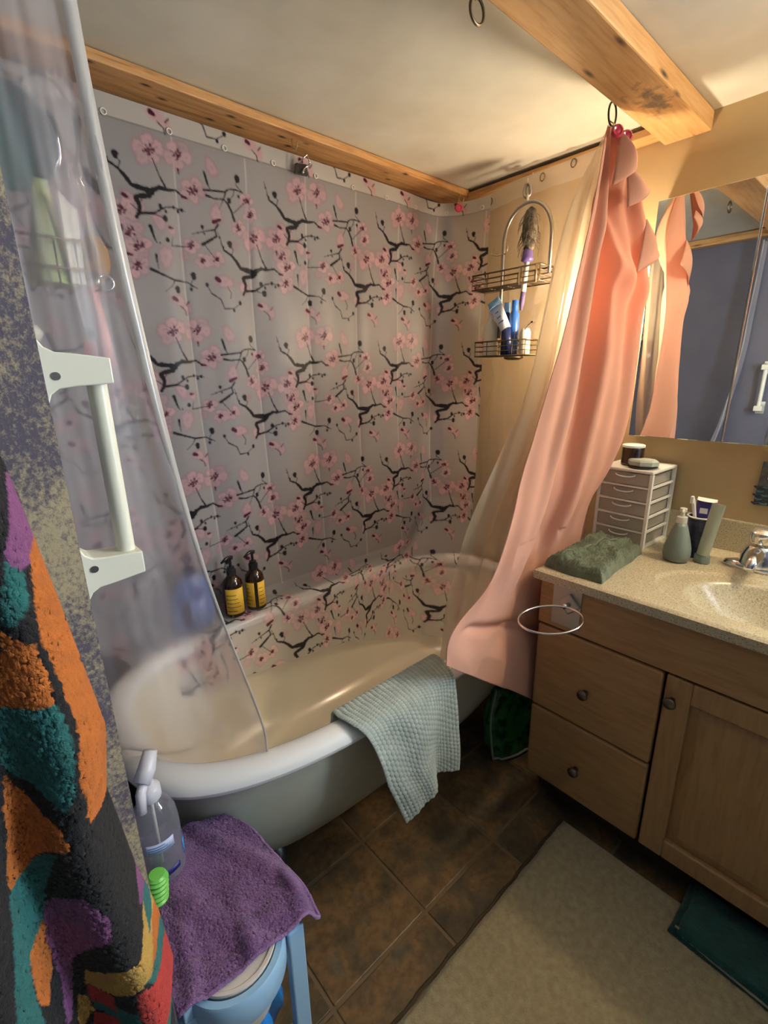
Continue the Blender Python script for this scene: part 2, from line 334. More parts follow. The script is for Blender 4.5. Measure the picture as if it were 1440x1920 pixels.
# ------------------------------------------------------------------ blossom curtain
def blossom_tile(res=440):
    W, H = .44, .435; n = res; U, Vv = np.meshgrid((np.arange(n)+.5)/n*W, (np.arange(n)+.5)/n*H, indexing='ij')
    pink = np.zeros((n, n)); dark = np.zeros((n, n)); crim = np.zeros((n, n))
    A = np.linalg.inv(np.array([[1132., 152.], [248., 1328.]]))
    def uv(x, y):
        a, b = A @ np.array([x-330., y-715.]); return a*W, b*H
    def dist(pu, pv): 
        du = (U-pu+W/2) % W-W/2; dv = (Vv-pv+H/2) % H-H/2; return du, dv
    rr = np.random.default_rng(7)
    def seg(img, p, q, w0, w1, soft=.0009, al=1.):
        u0, v0 = p; u1, v1 = q; du, dv = dist(u0, v0); eu, ev = u1-u0, v1-v0; L = eu*eu+ev*ev+1e-12
        tt = np.clip((du*eu+dv*ev)/L, 0, 1); d = np.hypot(du-tt*eu, dv-tt*ev); ww = (w0+(w1-w0)*tt)/2
        np.maximum(img, al*np.clip((ww-d)/soft+.5, 0, 1), out=img)
    def stroke(pts, w0, w1, img=None, jag=5, al=1.):
        img = dark if img is None else img; k = len(pts)-1
        for i in range(k):
            (xa, ya), (xb, yb) = pts[i], pts[i+1]; ns = 3
            for j in range(ns):
                f0, f1 = j/ns, (j+1)/ns
                pa = [xa+(xb-xa)*f0, ya+(yb-ya)*f0]; pb = [xa+(xb-xa)*f1, ya+(yb-ya)*f1]
                g0, g1 = (i+f0)/k, (i+f1)/k; s = 4.6e-4
                seg(img, uv(*pa), uv(*pb), (w0+(w1-w0)*g0)*s*rr.uniform(.75, 1.2), (w0+(w1-w0)*g1)*s*rr.uniform(.75, 1.2), al=al)
    def blob(x, y, r, al=.8, sx=1., sy=1., rot=0.):
        u0, v0 = uv(x, y); du, dv = dist(u0, v0); c, s = math.cos(rot), math.sin(rot)
        a = (du*c+dv*s)/sx; b = (-du*s+dv*c)/sy; th = np.arctan2(b, a); d = np.hypot(a, b); R = r*3.9e-4*(1+.10*np.sin(3*th+rr.uniform(0, 6))+.07*np.sin(7*th+rr.uniform(0, 6)))
        np.maximum(pink, al*(.82+.18*np.sin(d/R*5))*np.clip((R-d)/(.40*R), 0, 1), out=pink)
    def flower(x, y, r=95, core=34):
        a0 = rr.uniform(0, 6)
        for k in range(5):
            a = a0+k*2*PI/5; blob(x+math.cos(a)*r*.62, y+math.sin(a)*r*.62, r*rr.uniform(.52, .68), rr.uniform(.62, .85))
        blob(x, y, r*.6, .8)
        for k in range(int(core*.55)):
            a = rr.uniform(0, 6.28); q = rr.uniform(.2, 1)*core; px, py = x+math.cos(a)*q, y+math.sin(a)*q*1.1
            stroke([(px, py), (px+rr.uniform(-14, 14), py+rr.uniform(-16, 16))], 11, 5, crim)
        for k in range(5):
            a = rr.uniform(-2.8, -.3); stroke([(x, y), (x+math.cos(a)*core*1.9, y+math.sin(a)*core*1.9)], 4, 2, crim, al=.7)
    def bud(x, y, r=20): stroke([(x, y-r*.35), (x+r*.15, y+r*.35)], r*1.35, r*1.1)
    def branchA(ox, oy):
        T = lambda L: [(x+ox, y+oy) for x, y in L]
        stroke(T([(55, 470), (75, 520), (135, 565), (180, 620), (215, 675), (265, 692), (330, 715)]), 9, 34)
        stroke(T([(330, 715), (390, 690), (440, 705), (500, 705), (545, 750)]), 30, 9)
        stroke(T([(345, 490), (390, 610), (430, 690)]), 7, 15); stroke(T([(140, 560), (150, 520), (120, 490)]), 7, 6); bud(120+ox, 482+oy, 26)
        bud(70+ox, 500+oy, 12); bud(40+ox, 420+oy, 10); stroke(T([(25, 370), (45, 430), (60, 480)]), 4, 7)
        stroke(T([(345, 715), (320, 748), (250, 752), (240, 765), (265, 815), (262, 865), (245, 895)]), 32, 18)
        stroke(T([(262, 868), (350, 872), (390, 850), (430, 828), (490, 828), (565, 860)]), 17, 5); stroke(T([(350, 872), (420, 910)]), 6, 6)
        for bx, by, br in ((392, 822, 20), (482, 828, 15), (540, 852, 14), (430, 860, 12), (425, 912, 24), (515, 860, 12)): bud(bx+ox, by+oy, br)
        for fx, fy, r in ((318, 435, 100), (512, 455, 98), (615, 705, 92)): flower(fx+ox, fy+oy, r)
        blob(745+ox, 530+oy, 70, .7, .8, 1.3, -.5); stroke(T([(690, 565), (720, 660), (735, 690)]), 20, 4); stroke(T([(512, 555), (518, 590)]), 14, 8, crim); blob(560+ox, 755+oy, 26, .8); stroke(T([(545, 750), (575, 762)]), 20, 14, crim)
    branchA(0, 0); branchA(770, 645)
    # sprays that fill the space between the two large boughs
    stroke([(690, 698), (780, 704), (845, 710), (875, 690), (925, 690), (985, 712)], 14, 9); stroke([(855, 708), (838, 765), (872, 805), (902, 865), (925, 935)], 10, 18)
    stroke([(710, 738), (765, 762), (838, 768)], 16, 9); stroke([(838, 765), (805, 845)], 8, 3); stroke([(930, 625), (935, 660), (985, 712)], 5, 8); bud(937, 608, 26); stroke([(920, 690), (912, 735), (880, 775)], 8, 6); bud(880, 780, 20); bud(955, 742, 14)
    stroke([(1000, 795), (920, 872)], 6, 8)
    for fx, fy in ((1015, 775), (960, 990), (1052, 890)): flower(fx, fy, 60, 22)
    stroke([(690, 1108), (742, 1080), (788, 1052), (775, 1000), (798, 962)], 18, 13); stroke([(775, 1000), (700, 1010), (615, 1025)], 11, 4)
    for bx, by, br in ((684, 980, 15), (700, 1030, 10), (655, 1020, 9), (440, 1065, 18), (390, 1085, 8)): bud(bx, by, br)
    stroke([(470, 1108), (530, 1115), (605, 1120)], 8, 6); stroke([(470, 1108), (476, 1045)], 5, 4); stroke([(705, 1115), (772, 1212)], 6, 5)
    for fx, fy, r in ((610, 1112, 58), (695, 1238, 62), (790, 1235, 62)): flower(fx, fy, r, 22)
    blob(785, 880, 80, .7, .8, 1.1); stroke([(765, 940), (815, 925)], 22, 18, crim); blob(470, 995, 44, .7); stroke([(455, 975), (480, 980)], 16, 10, crim)
    blob(430, 1190, 92, .68, .75, 1.2, .2); stroke([(365, 1170), (372, 1225), (380, 1275)], 16, 4); blob(565, 1185, 48, .6)
    stroke([(330, 1270), (412, 1322), (492, 1370), (585, 1392), (655, 1448)], 18, 7); stroke([(492, 1370), (472, 1412), (425, 1450)], 9, 3); stroke([(620, 1380), (605, 1420), (640, 1440)], 7, 5)
    for bx, by, br in ((626, 1350, 26), (510, 1445, 24), (612, 1452, 15)): bud(bx, by, br)
    blob(250, 1160, 75, .65, .8, 1.1); flower(250, 1245, 80, 30); flower(205, 1000, 90, 32)
    blob(860, 1420, 78, .72, 1.2, .8); stroke([(795, 1385), (815, 1405)], 30, 22, crim); stroke([(875, 1455), (910, 1520), (905, 1560)], 6, 8); blob(1020, 1490, 62, .72); blob(925, 1130, 50, .5)
    for x0, y0 in ((520, 1530), (1330, 1010), (60, 1420)):
        blob(x0, y0, 66, .7, 1.2, .8, .3); blob(x0+70, y0+66, 52, .7, .8, 1.1); stroke([(x0-34, y0-22), (x0-12, y0-6)], 26, 18, crim); stroke([(x0+10, y0+40), (x0+50, y0+80), (x0+60, y0+120)], 6, 9); stroke([(x0+60, y0+40), (x0+82, y0+12)], 10, 6, crim)
    stroke([(760, 1500), (830, 1560), (860, 1640)], 12, 8); stroke([(860, 1640), (930, 1650), (980, 1620)], 10, 5); bud(985, 1610, 20); bud(935, 1665, 16); stroke([(760, 1500), (730, 1440)], 8, 4); bud(726, 1430, 16)
    return pink, dark, crim
def build_blossom():
    pink, dark, crim = blossom_tile(); W, H, n = .44, .435, pink.shape[0]
    nu, nv = 620, 680
    A = smooth_interp([(.16, 1.452, 0), (.5, 1.452, 0), (.9, 1.45, 0), (1.3, 1.448, 0), (1.56, 1.445, 0), (1.635, 1.40, 0), (1.668, 1.33, 0), (1.675, 1.245, 0)], 900)[:, :2]
    B = smooth_interp([(.24, 1.36, 0), (.5, 1.352, 0), (.9, 1.352, 0), (1.18, 1.35, 0), (1.34, 1.315, 0), (1.42, 1.235, 0), (1.445, 1.175, 0), (1.455, 1.13, 0)], 900)[:, :2]
    la = np.r_[0, np.cumsum(np.hypot(*np.diff(A, axis=0).T))]; s = np.linspace(0, 1, nu); L = la[-1]
    sa = np.interp(s*L, la, np.linspace(0, 1, 900)); k = np.linspace(0, 1, 900)
    PA = np.stack([np.interp(sa, k, A[:, i]) for i in (0, 1)], -1); PB = np.stack([np.interp(sa, k, B[:, i]) for i in (0, 1)], -1)
    ta = np.gradient(PA, axis=0); ta /= np.linalg.norm(ta, axis=1)[:, None]; nrm = np.stack([ta[:, 1], -ta[:, 0]], -1)   # towards the room
    t = np.linspace(0, 1, nv); P = np.zeros((nu, nv, 3))
    hem = np.interp(s, [0, .25, .5, .8, 1], [.45, .42, .375, .29, .27])
    st = sstep(.72, .90, s)
    tk = np.array([0, .775, .80, .825, .84, .86, 1.0])
    for i in range(nu):
        wL = np.array([0, 0, .12, .62, .86, 1.0, 1.36]); zL = np.array([2.030, .645, .617, .606, .600, .575, hem[i]])
        wR = np.array([0, .52, .60, .72, .82, .90, 1.22]); zR = np.array([2.020, .86, .79, .72, .67, .62, hem[i]])
        wv = wL*(1-st[i])+wR*st[i]; zv = zL*(1-st[i])+zR*st[i]
        ww = np.interp(t, tk, wv); zz = np.interp(t, tk, zv)
        P[i, :, :2] = PA[i]*(1-ww[:, None])+PB[i]*ww[:, None]; P[i, :, 2] = zz
    S, T = np.meshgrid(s*L, t, indexing='ij')
    amp = .012*sstep(0, .25, T)*(1-sstep(.70, .78, T))+.0035*sstep(.82, .9, T)
    f = np.abs(np.sin(PI*(S+.012*np.sin(T*5))/.205))**.55*1.0-.6+.25*np.sin(S*37+T*3)
    f += .55*fbm(S*9, T*7, 3, 3)*sstep(.2, .6, T)
    f += 1.3*np.exp(-((S-.62)/.02)**2)*(1-sstep(.0, .3, T))
    P[:, :, 0] += nrm[:, 0][:, None]*amp*f; P[:, :, 1] += nrm[:, 1][:, None]*amp*f
    Vl = np.r_[[np.zeros(nu)], np.cumsum(np.linalg.norm(np.diff(P, axis=1), axis=2), axis=1).T].T
    iu = ((S-.336+.44*3) / W % 1*n).astype(int) % n; iv = ((Vl-.190+.435*3) / H % 1*n).astype(int) % n
    def samp(a):
        o = 0
        for du in (-1, 0, 1):
            for dv in (-1, 0, 1): o = o+a[(iu+du) % n, (iv+dv) % n]
        return o/9
    pk, dk, cr = samp(pink), samp(dark), samp(crim)
    base = np.array([.78, .77, .78]); c = np.ones((nu, nv, 4)); c[..., :3] = base
    al = np.full((nu, nv), .47)
    cre = np.exp(-((((S+.012*np.sin(T*5))/.205+.5) % 1-.5)*.205/.0022)**2)*(Vl > .05)*(T < .78); al = al+.20*cre; c[..., :3] += .10*cre[..., None]  # fold crease marks, their highlight painted in as whiter, more opaque lines
    head = (Vl < .046); al = np.where(head, .80, al); c[head, :3] = (.80, .80, .77)
    line = np.abs(Vl-.049) < .0022; al = np.where(line, .75, al); c[line, :3] = (.42, .42, .42)
    tone = (.5+.5*fbm(S*30, Vl*30, 11, 3))[..., None]
    pc = np.array([.92, .50, .60])*(1-tone*.4)+np.array([.96, .68, .75])*tone*.4
    c[..., :3] = c[..., :3]*(1-pk[..., None])+pc*pk[..., None]; al = np.maximum(al, pk*.88)
    c[..., :3] = c[..., :3]*(1-cr[..., None])+np.array([.10, .008, .035])*cr[..., None]; al = np.maximum(al, cr*.95)
    c[..., :3] = c[..., :3]*(1-dk[..., None])+np.array([.018, .016, .022])*dk[..., None]; al = np.maximum(al, dk*.95)
    c[..., 3] = al
    root = thing('shower_curtain', 'clear shower curtain printed with pink blossoms and dark branches on the back wall', 'shower curtain', (.9, 1.45, .3))
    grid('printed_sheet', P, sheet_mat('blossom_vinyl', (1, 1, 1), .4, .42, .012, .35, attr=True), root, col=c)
    # grommets in the header band
    for q in np.arange(.10, L-.02, .152):
        i = int(q/L*(nu-1)); c0 = P[i, 12]; nn = Vector((nrm[i, 0], nrm[i, 1], 0)); tt = Vector((ta[i, 0], ta[i, 1], 0))
        cc = Vector(c0)+nn*.002+Vector((0, 0, -.01))
        MB().tube([cc+tt*.0065*math.cos(a)+Vector((0, 0, .0065*math.sin(a))) for a in np.linspace(0, 2*PI, 13)[:-1]], .0016, 6, True).build('grommet', M_white, root, True)
    return root
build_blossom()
# ------------------------------------------------------------------ clear liner at the near end of the tub
def build_left_liner():
    nu, nv = 150, 200; u = np.linspace(0, 1, nu); t = np.linspace(0, 1, nv)
    rowsL = [(.080, .70, 2.0), (.080, .70, 1.7), (.079, .71, 1.38), (.079, .76, 1.06), (.084, .88, .72), (.125, .975, .61), (.20, .99, .40)]
    rowsR = [(.187, .70, 2.0), (.192, .705, 1.7), (.216, .712, 1.38), (.262, .735, 1.06), (.352, .79, .70), (.372, .817, .58), (.40, .85, .40)]
    PL = smooth_interp(rowsL, nv); PR = smooth_interp(rowsR, nv); P = PL[None]*(1-u[:, None, None])+PR[None]*u[:, None, None]
    U, T = np.meshgrid(u, t, indexing='ij')
    pl = np.sin(U*PI*3+T*1.2)*.0045*(1-.65*T)*(1-sstep(.8, 1, U)*.8)+.012*np.sin(U*PI*3.2+1)*sstep(.3, .7, T)+.004*fbm(U*9, T*12, 5)
    P[..., 1] += pl; P[..., 0] += .25*pl
    P[..., 0] = np.maximum(P[..., 0], .074)
    root = thing('shower_liner', 'hazy clear plastic shower liner hanging at the near end of the tub', 'shower liner', (.15, .7, .4))
    grid('plastic_sheet', P, M_linerL, root)
    e = P[-1]; q = e.copy(); d = P[-2]-e; d[:, 2] = 0; d /= np.linalg.norm(d, axis=1)[:, None]+1e-9
    hw = .0150*(1-.72*sstep(.28, .55, t))[:, None]; a = e+d*hw; E_ = np.stack([e, a], 0); grid('edge_hem', E_, M_linerLh, root, solid=.0016)
    for x in (.09, .13, .17):
        MB().tube([(x+.012*math.cos(a), .683, 2.005+.015*math.sin(a)) for a in np.linspace(0, 2*PI, 15)[:-1]], .0018, 6, True).build('ring', M_steel, root, True)
build_left_liner()

# ------------------------------------------------------------------ salmon pink curtain drawn aside
M_pink = sheet_mat('salmon_cloth', srgb(228, 176, 154), 1.0, .18, .0, .5)
mt = M_pink.node_tree; bnode = N(mt, 'ShaderNodeBump', Strength=.25, Distance=.001); wv = N(mt, 'ShaderNodeTexNoise', Scale=420., Detail=2.)
mt.links.new(coords(mt), wv.inputs['Vector']); mt.links.new(wv.outputs['Fac'], bnode.inputs['Height'])
for n_ in mt.nodes:
    if n_.type in ('BSDF_DIFFUSE', 'BSDF_TRANSLUCENT'): mt.links.new(bnode.outputs['Normal'], n_.inputs['Normal'])
def build_pink():
    nu, nv = 260, 320
    L = [(1.412, .694, 1.985), (1.385, .70, 1.90), (1.325, .705, 1.673), (1.258, .70, 1.44), (1.158, .70, 1.186), (1.075, .70, 1.019), (.955, .692, .829), (.822, .680, .742), (.795, .668, .672)]
    R = [(1.452, .664, 1.985), (1.56, .635, 1.855), (1.597, .605, 1.692), (1.600, .600, 1.458), (1.588, .605, 1.27), (1.580, .63, 1.117), (1.57, .678, .95), (1.54, .69, .58), (1.46, .69, .17)]
    PL = smooth_interp(L, nv); PR = smooth_interp(R, nv); u = np.linspace(0, 1, nu); t = np.linspace(0, 1, nv)
    U, T = np.meshgrid(u, t, indexing='ij')
    # gathered cloth: folds run from the hook down, widening
    g = U+.05*np.sin(3*PI*U)*(1-T)
    P = PL[None]*(1-g[..., None])+PR[None]*g[..., None]
    sag = .05*np.sin(PI*U)*sstep(.05, .4, T)*(1-sstep(.75, 1, T)); P[..., 2] -= sag
    w = U+.10*T-.25*T*T
    f = .62*np.sin(2*PI*(1.7*w+.15))+.40*np.sin(2*PI*(3.4*w+.4+.3*T))+.16*np.sin(2*PI*(6.9*w+.1-.5*T))
    f = np.tanh(1.5*f)*.9
    f += .38*fbm(U*5, T*8, 21, 3)+.07*fbm(U*22, T*30, 22, 3)
    amp = (.010+.040*sstep(.0, .22, T))*(1-.78*sstep(.70, .84, T))
    d = np.array([-.55, -.83]); P[..., 0] += d[0]*amp*f*.45; P[..., 1] += d[1]*amp*f
    # deep pocket folds near the hook
    pk = np.exp(-((T-.16)/.05)**2)*np.exp(-((U-.52)/.16)**2); P[..., 1] += .05*pk
    pk = np.exp(-((T-.25-.14*(U-.5))/.022)**2)*np.exp(-((U-.55)/.30)**2); P[..., 1] -= .022*pk
    pk = np.exp(-((T-.86-.05*U)/.014)**2)*sstep(.02, .15, U)*(1-sstep(.6, .8, U)); P[..., 1] += .018*pk
    P[..., 1] -= .02*np.sin(PI*U)*sstep(.88, .96, T)
    low = P[..., 2] < .95
    P[..., 1] = np.where(P[..., 2] < .92, np.clip(P[..., 1], .662+.0*P[..., 1], .706), P[..., 1])
    P[..., 0] = np.minimum(P[..., 0], 1.70)
    root = thing('fabric_curtain', 'salmon pink fabric curtain drawn aside from a ring by the mirror', 'curtain', (1.3, .69, .3))
    grid('cloth', P, M_pink, root, solid=.0022)
    # loose folded corners standing out near the top
    def flap(a, b, c, bulge, n=16):
        a, b, c, bulge = map(np.array, (a, b, c, bulge)); u2, v2 = np.meshgrid(np.linspace(0, 1, n), np.linspace(0, 1, n), indexing='ij')
        Q = a*(1-v2[..., None])+(b*(1-u2[..., None])+c*u2[..., None])*v2[..., None]+bulge*(np.sin(PI*u2)*np.sin(PI*v2*.8))[..., None]
        Q[0:n, 0] += np.linspace(-.004, .004, n)[:, None]*np.array([1, 0, 0]); grid('folded_corner', Q, M_pink, root, solid=.002)
    flap((1.435, .664, 1.972), (1.375, .645, 1.83), (1.448, .618, 1.884), (.004, -.030, .0))
    flap((1.425, .635, 1.885), (1.44, .628, 1.79), (1.518, .606, 1.842), (.0, -.026, -.006))
    flap((1.535, .612, 1.775), (1.49, .604, 1.635), (1.612, .594, 1.692), (.0, -.020, .0))
    return root
build_pink()
M_bead = mat('pink_crystal', srgb(196, 60, 88), .08, coat=1.)
def crystal(c, parent, nrm=(-.7, -.7, 0), r=.016):
    q = Vector(nrm).normalized().to_track_quat('Z', 'Y').to_matrix()
    return MB().lathe([(.0001, -.004), (r*.8, -.004), (r, 0), (r*.7, .005), (r*.45, .003), (.0001, .0045)], c, 14, rot=q).build('crystal_bead', M_bead, parent, 'auto')
def hookpath(c, s=1.): return [(c[0], c[1], c[2]+.03*s), (c[0]-.006*s, c[1]-.004*s, c[2]+.022*s), (c[0]-.002*s, c[1], c[2]+.01*s), (c[0]+.006*s, c[1]-.004*s, c[2]+.002*s), (c[0]+.001*s, c[1]-.008*s, c[2]-.008*s)]
hk = thing('curtain_ring', 'black metal ring and brass hooks holding the pink curtain under the beam', 'curtain ring', (1.44, .688, 2.0))
MB().tube([(1.432+.022*math.cos(a), .690, 2.016+.026*math.sin(a)) for a in np.linspace(0, 2*PI, 25)[:-1]], .0026, 8, True).build('ring', M_black, hk, True)
for dx, dz in ((-.012, 0), (.012, -.006)):
    MB().tube([(1.432+dx, .690, 1.998), (1.432+dx+.004, .680, 1.99), (1.432+dx-.003, .674, 1.98+dz), (1.432+dx-.004, .672, 1.968+dz)], .0016, 6).build('hook', M_brass, hk, True)
    crystal((1.432+dx*1.4, .664-.010*(dx > 0), 1.966+dz), hk)
rg = thing('curtain_ring', 'loose metal ring hanging on the beam side at the top edge', 'curtain ring', (.86, .69, 2.03))
MB().tube([(.862+.020*math.cos(a), .690, 2.012+.020*math.sin(a)) for a in np.linspace(0, 2*PI, 25)[:-1]], .0028, 8, True).build('ring_wire', M_bronze, rg, True)
MB().tube([(.862, .674, 2.035), (.862, .692, 2.036), (.862, .694, 2.028)], .0025, 6).build('screw_eye', M_brass, rg, True)

# ------------------------------------------------------------------ clear liner beside the pink curtain, clear sheet on the right wall
def build_right_vinyl():
    nu, nv = 60, 160
    L = [(1.435, .705, 1.985), (1.335, .735, 1.78), (1.225, .745, 1.371), (1.14, .755, 1.187), (1.02, .765, .984), (.975, .775, .845), (.95, .795, .70), (.945, .812, .58), (.94, .83, .42)]
    R = [(1.455, .70, 1.985), (1.47, .74, 1.78), (1.42, .75, 1.371), (1.36, .76, 1.187), (1.26, .77, .984), (1.22, .78, .845), (1.20, .80, .70), (1.20, .815, .58), (1.19, .835, .42)]
    PL = smooth_interp(L, nv); PR = smooth_interp(R, nv); u = np.linspace(0, 1, nu); t = np.linspace(0, 1, nv); U, T = np.meshgrid(u, t, indexing='ij')
    P = PL[None]*(1-u[:, None, None])+PR[None]*u[:, None, None]
    P[..., 1] += (.012*np.sin(U*11+T*3)+.006*np.sin(U*23-T*7))*sstep(0, .2, T)*(1-.6*sstep(.7, .85, T))
    root = thing('shower_liner', 'creamy clear plastic liner hanging inside the tub beside the pink curtain', 'shower liner', (1.2, .75, .45))
    grid('plastic_sheet', P, sheet_mat('creamy_vinyl', (.88, .80, .62), .50, .5, .08, .2), root)
    nu, nv = 90, 160; u = np.linspace(0, 1, nu); t = np.linspace(0, 1, nv); U, T = np.meshgrid(u, t, indexing='ij')
    P = np.stack([1.696-.034*sstep(.05, .4, U), 1.33-(1.33-.79)*U, 2.028+.012*U-(2.03-.63)*T], -1)
    P[..., 1] += .10*U*T*0; f = .008*np.sin(U*26+2*np.sin(T*4))+.007*fbm(U*8, T*10, 8, 3)
    P[..., 0] += f*sstep(0, .1, T)-.045*U*sstep(.1, .6, T)-.05*sstep(.7, 1, T)
    P[..., 0] += .010*np.exp(-((U+T*1.8-1.15)/.05)**2)
    root = thing('clear_curtain', 'clear plastic curtain covering the tan wall behind the wire caddy', 'shower curtain', (1.66, 1.05, .6))
    grid('plastic_sheet', P, M_vinyl, root)
    grid('top_hem', P[:, :8]+np.array([-.0015, 0, 0]), M_vinyl_hem, root)
    for y, z in ((1.255, 2.0), (1.02, 2.012), (.91, 2.022)):
        MB().tube([(1.655+.034*float(1-sstep(.05, .4, (1.33-y)/.54)), y+.009*math.cos(a), z+.012*math.sin(a)) for a in np.linspace(0, 2*PI, 15)[:-1]], .0022, 6, True).build('grommet', M_bronze, root, True)
build_right_vinyl()

# ------------------------------------------------------------------ hooks on the boards
def cup_hook(p, label, m=M_brass, s=1.0, ax=(0, -1)):
    o = thing('cup_hook', label, 'hook', p)
    pts = [(0, .012), (0, -.004), (.004, -.012), (.012, -.016), (.018, -.011), (.019, -.002)]
    MB().tube([(p[0]+ax[0]*a*s, p[1]+ax[1]*a*s, p[2]+b*s) for a, b in pts], .0019, 7).build('hook_wire', m, o, True); return o
cup_hook((.905, 1.40, 2.034), 'brass cup hook in the back board, left of the shiny clip', s=1.4)
cup_hook((1.642, 1.372, 2.032), 'brass cup hook in the corner holding the pink crystal bead', s=1.2)
cup_hook((1.682, 1.075, 2.026), 'pale hook in the right board holding the wire caddy', M_white, 1.6, (-1, 0))
cup_hook((.35, 1.42, 2.034), 'metal hook in the back board behind the hazy liner', M_steel, 1.3)
cl = thing('curtain_clip', 'shiny metal clip on the top hem of the blossom curtain', 'clip', (.955, 1.43, 1.99))
MB().prism([(.935, 1.428, 2.0), (.972, 1.428, 2.004), (.976, 1.428, 1.975), (.93, 1.428, 1.972)], (0, 0, 0), (0, .010, 0)).build('jaw', M_black, cl)
MB().tube([(.94, 1.425, 1.998), (.96, 1.405, 2.022), (.972, 1.41, 2.0), (.955, 1.42, 1.985), (.945, 1.41, 1.97)], .003, 7).build('lever', M_chrome, cl, True)
cb = thing('crystal_hook', 'pink crystal bead on the blossom curtain in the corner', 'curtain ring', (1.63, 1.37, 1.98))
crystal((1.632, 1.366, 1.995), cb); MB().tube([(1.634, 1.368, 2.030), (1.628, 1.364, 2.02), (1.634, 1.37, 2.008), (1.632, 1.368, 1.998)], .0016, 6).build('wire', M_brass, cb, True)

# ------------------------------------------------------------------ wire caddy on the right wall and what it holds
def wire_basket(mb, x0, x1, y0, y1, z0, z1, r=.0022, n=5):
    for z in np.linspace(z0, z1, 4): mb.tube([(x0, y0, z), (x0, y1, z), (x1, y1, z), (x1, y0, z)], r*(1.3 if z in (z0, z1) else .8), 6, True)
    for i in range(n):
        y = y0+(y1-y0)*i/(n-1); mb.tube([(x1, y, z1), (x1, y, z0), (x0, y, z0), (x0, y, z1)], r*.8, 6)
    for i in range(1, 5):
        x = x0+(x1-x0)*i/5; mb.tube([(x, y0, z0), (x, y1, z0)], r*.8, 6)
cd = thing('shower_caddy', 'metal wire shower caddy with an arched top hung on the right wall', 'caddy', (1.62, 1.05, 1.42))
AY0, AY1, ACX = .945, 1.135, 1.615
arc = [(ACX, AY1, 1.50), (ACX, AY1, 1.65), (ACX, AY1, 1.80)]+[(ACX, (AY0+AY1)/2+(AY1-AY0)/2*math.cos(a), 1.82+.115*math.sin(a)) for a in np.linspace(0, PI, 15)]+[(ACX, AY0, 1.80), (ACX, AY0, 1.70)]
MB().tube(arc, .0062, 10).build('arched_frame', M_steel, cd, True)
b1 = MB(); wire_basket(b1, 1.555, 1.64, .945, 1.225, 1.672, 1.722); b1.build('basket', M_bronze, cd, True)
b2 = MB(); wire_basket(b2, 1.56, 1.64, .985, 1.205, 1.435, 1.487); b2.build('basket', M_bronze, cd, True)
MB().tube([(1.552, .955, 1.72), (1.552, .955, 1.668), (1.552, 1.02, 1.668), (1.552, 1.02, 1.72)], .0032, 6).build('front_loop', M_brass, cd, True)
MB().tube([(1.60, 1.165, 1.812), (1.59, 1.172, 1.792), (1.60, 1.15, 1.785), (1.612, 1.135, 1.79), (1.60, 1.115, 1.785), (1.59, 1.10, 1.80), (1.595, 1.108, 1.815)], .0028, 6).build('side_hooks', M_brass, cd, True)
MB().tube([(1.612, 1.042, 1.936), (1.635, 1.06, 1.955), (1.655, 1.068, 1.985), (1.66, 1.072, 2.004)], .0045, 8).build('hanger_tie', M_white, cd, True)
MB().tube([(1.645, 1.068+.013*math.cos(a), 1.982+.02*math.sin(a)) for a in np.linspace(0, 2*PI, 17)[:-1]], .006, 8, True).build('hanger_ring', M_steel, cd, True)
MB().lathe([(.02, 0), (.035, .006), (.035, .012), (.028, .012)], (1.59, 1.05, 1.418), 18).build('soap_cup', M_bronze, cd, True)
# bath brush
br = thing('bath_brush', 'long bath brush with a grey mesh head, purple collar and white handle', 'brush', (1.585, 1.02, 1.5))
hd = MB(); hd.lathe([(.004, .115), (.018, .105), (.026, .075), (.028, .03), (.020, -.01), (.012, -.02)], (1.575, 1.005, 1.790), 18, sx=.7); hd.build('mesh_head', mat('grey_mesh', srgb(120, 112, 96), .8, col2=srgb(62, 56, 48), vs=70, bs=160, bump_s=1, bd=.006), br, True)
fb = MB()
for k in range(46):
    a = random.uniform(0, 2*PI); z = random.uniform(1.785, 1.885); r = .024
    b = Vector((1.575+math.cos(a)*r*.7, 1.005+math.sin(a)*r, z)); e = b+Vector((math.cos(a)*.012-.004, math.sin(a)*.016, -.03-random.random()*.02)); fb.tube([b, (b+e)/2+Vector((math.cos(a)*.006, math.sin(a)*.006, .002)), e], .0009, 5)
fb.build('mesh_fringe', mat('grey_thread', srgb(96, 88, 76), .8), br, kind='stuff')
MB().lathe([(.010, .036), (.017, .030), (.019, .010), (.021, 0), (.012, -.005)], (1.572, 1.006, 1.742), 16).build('collar', mat('purple_plastic', srgb(104, 92, 160), .3), br, True)
MB().tube([(1.572, 1.006, 1.745), (1.572, 1.010, 1.69), (1.573, 1.014, 1.645)], .009, 10).build('handle', M_white, br, True)
MB().tube([(1.573, 1.014, 1.645), (1.574, 1.018, 1.61), (1.575, 1.020, 1.585)], [.0085, .009, .004], 10).build('bristle_tuft', mat('purple_bristle', srgb(96, 86, 134), .7, bs=300, bump_s=.8), br, True)
M_white2 = mat('milky_bottle', srgb(226, 224, 210), .35)
def bottle(name, label, c, prof, m, seg=22, sx=1, sy=1, cap=None, mc=None, group=None, tilt=None):
    o = thing(name, label, 'bottle', c, group); MB().lathe(prof, c, seg, sx, sy, rot=tilt).build('body', m, o, 'auto')
    if cap: MB().lathe(cap, c, 16, rot=tilt).build('cap', mc, o, 'auto')
    return o
bottle('shampoo_bottle', 'white bottle at the back left of the lower caddy basket', (1.602, 1.165, 1.437), [(.022, 0), (.027, .005), (.027, .105), (.014, .128), (.010, .132)], M_white2, cap=[(.012, .130), (.012, .165), (.010, .167)], mc=M_white)
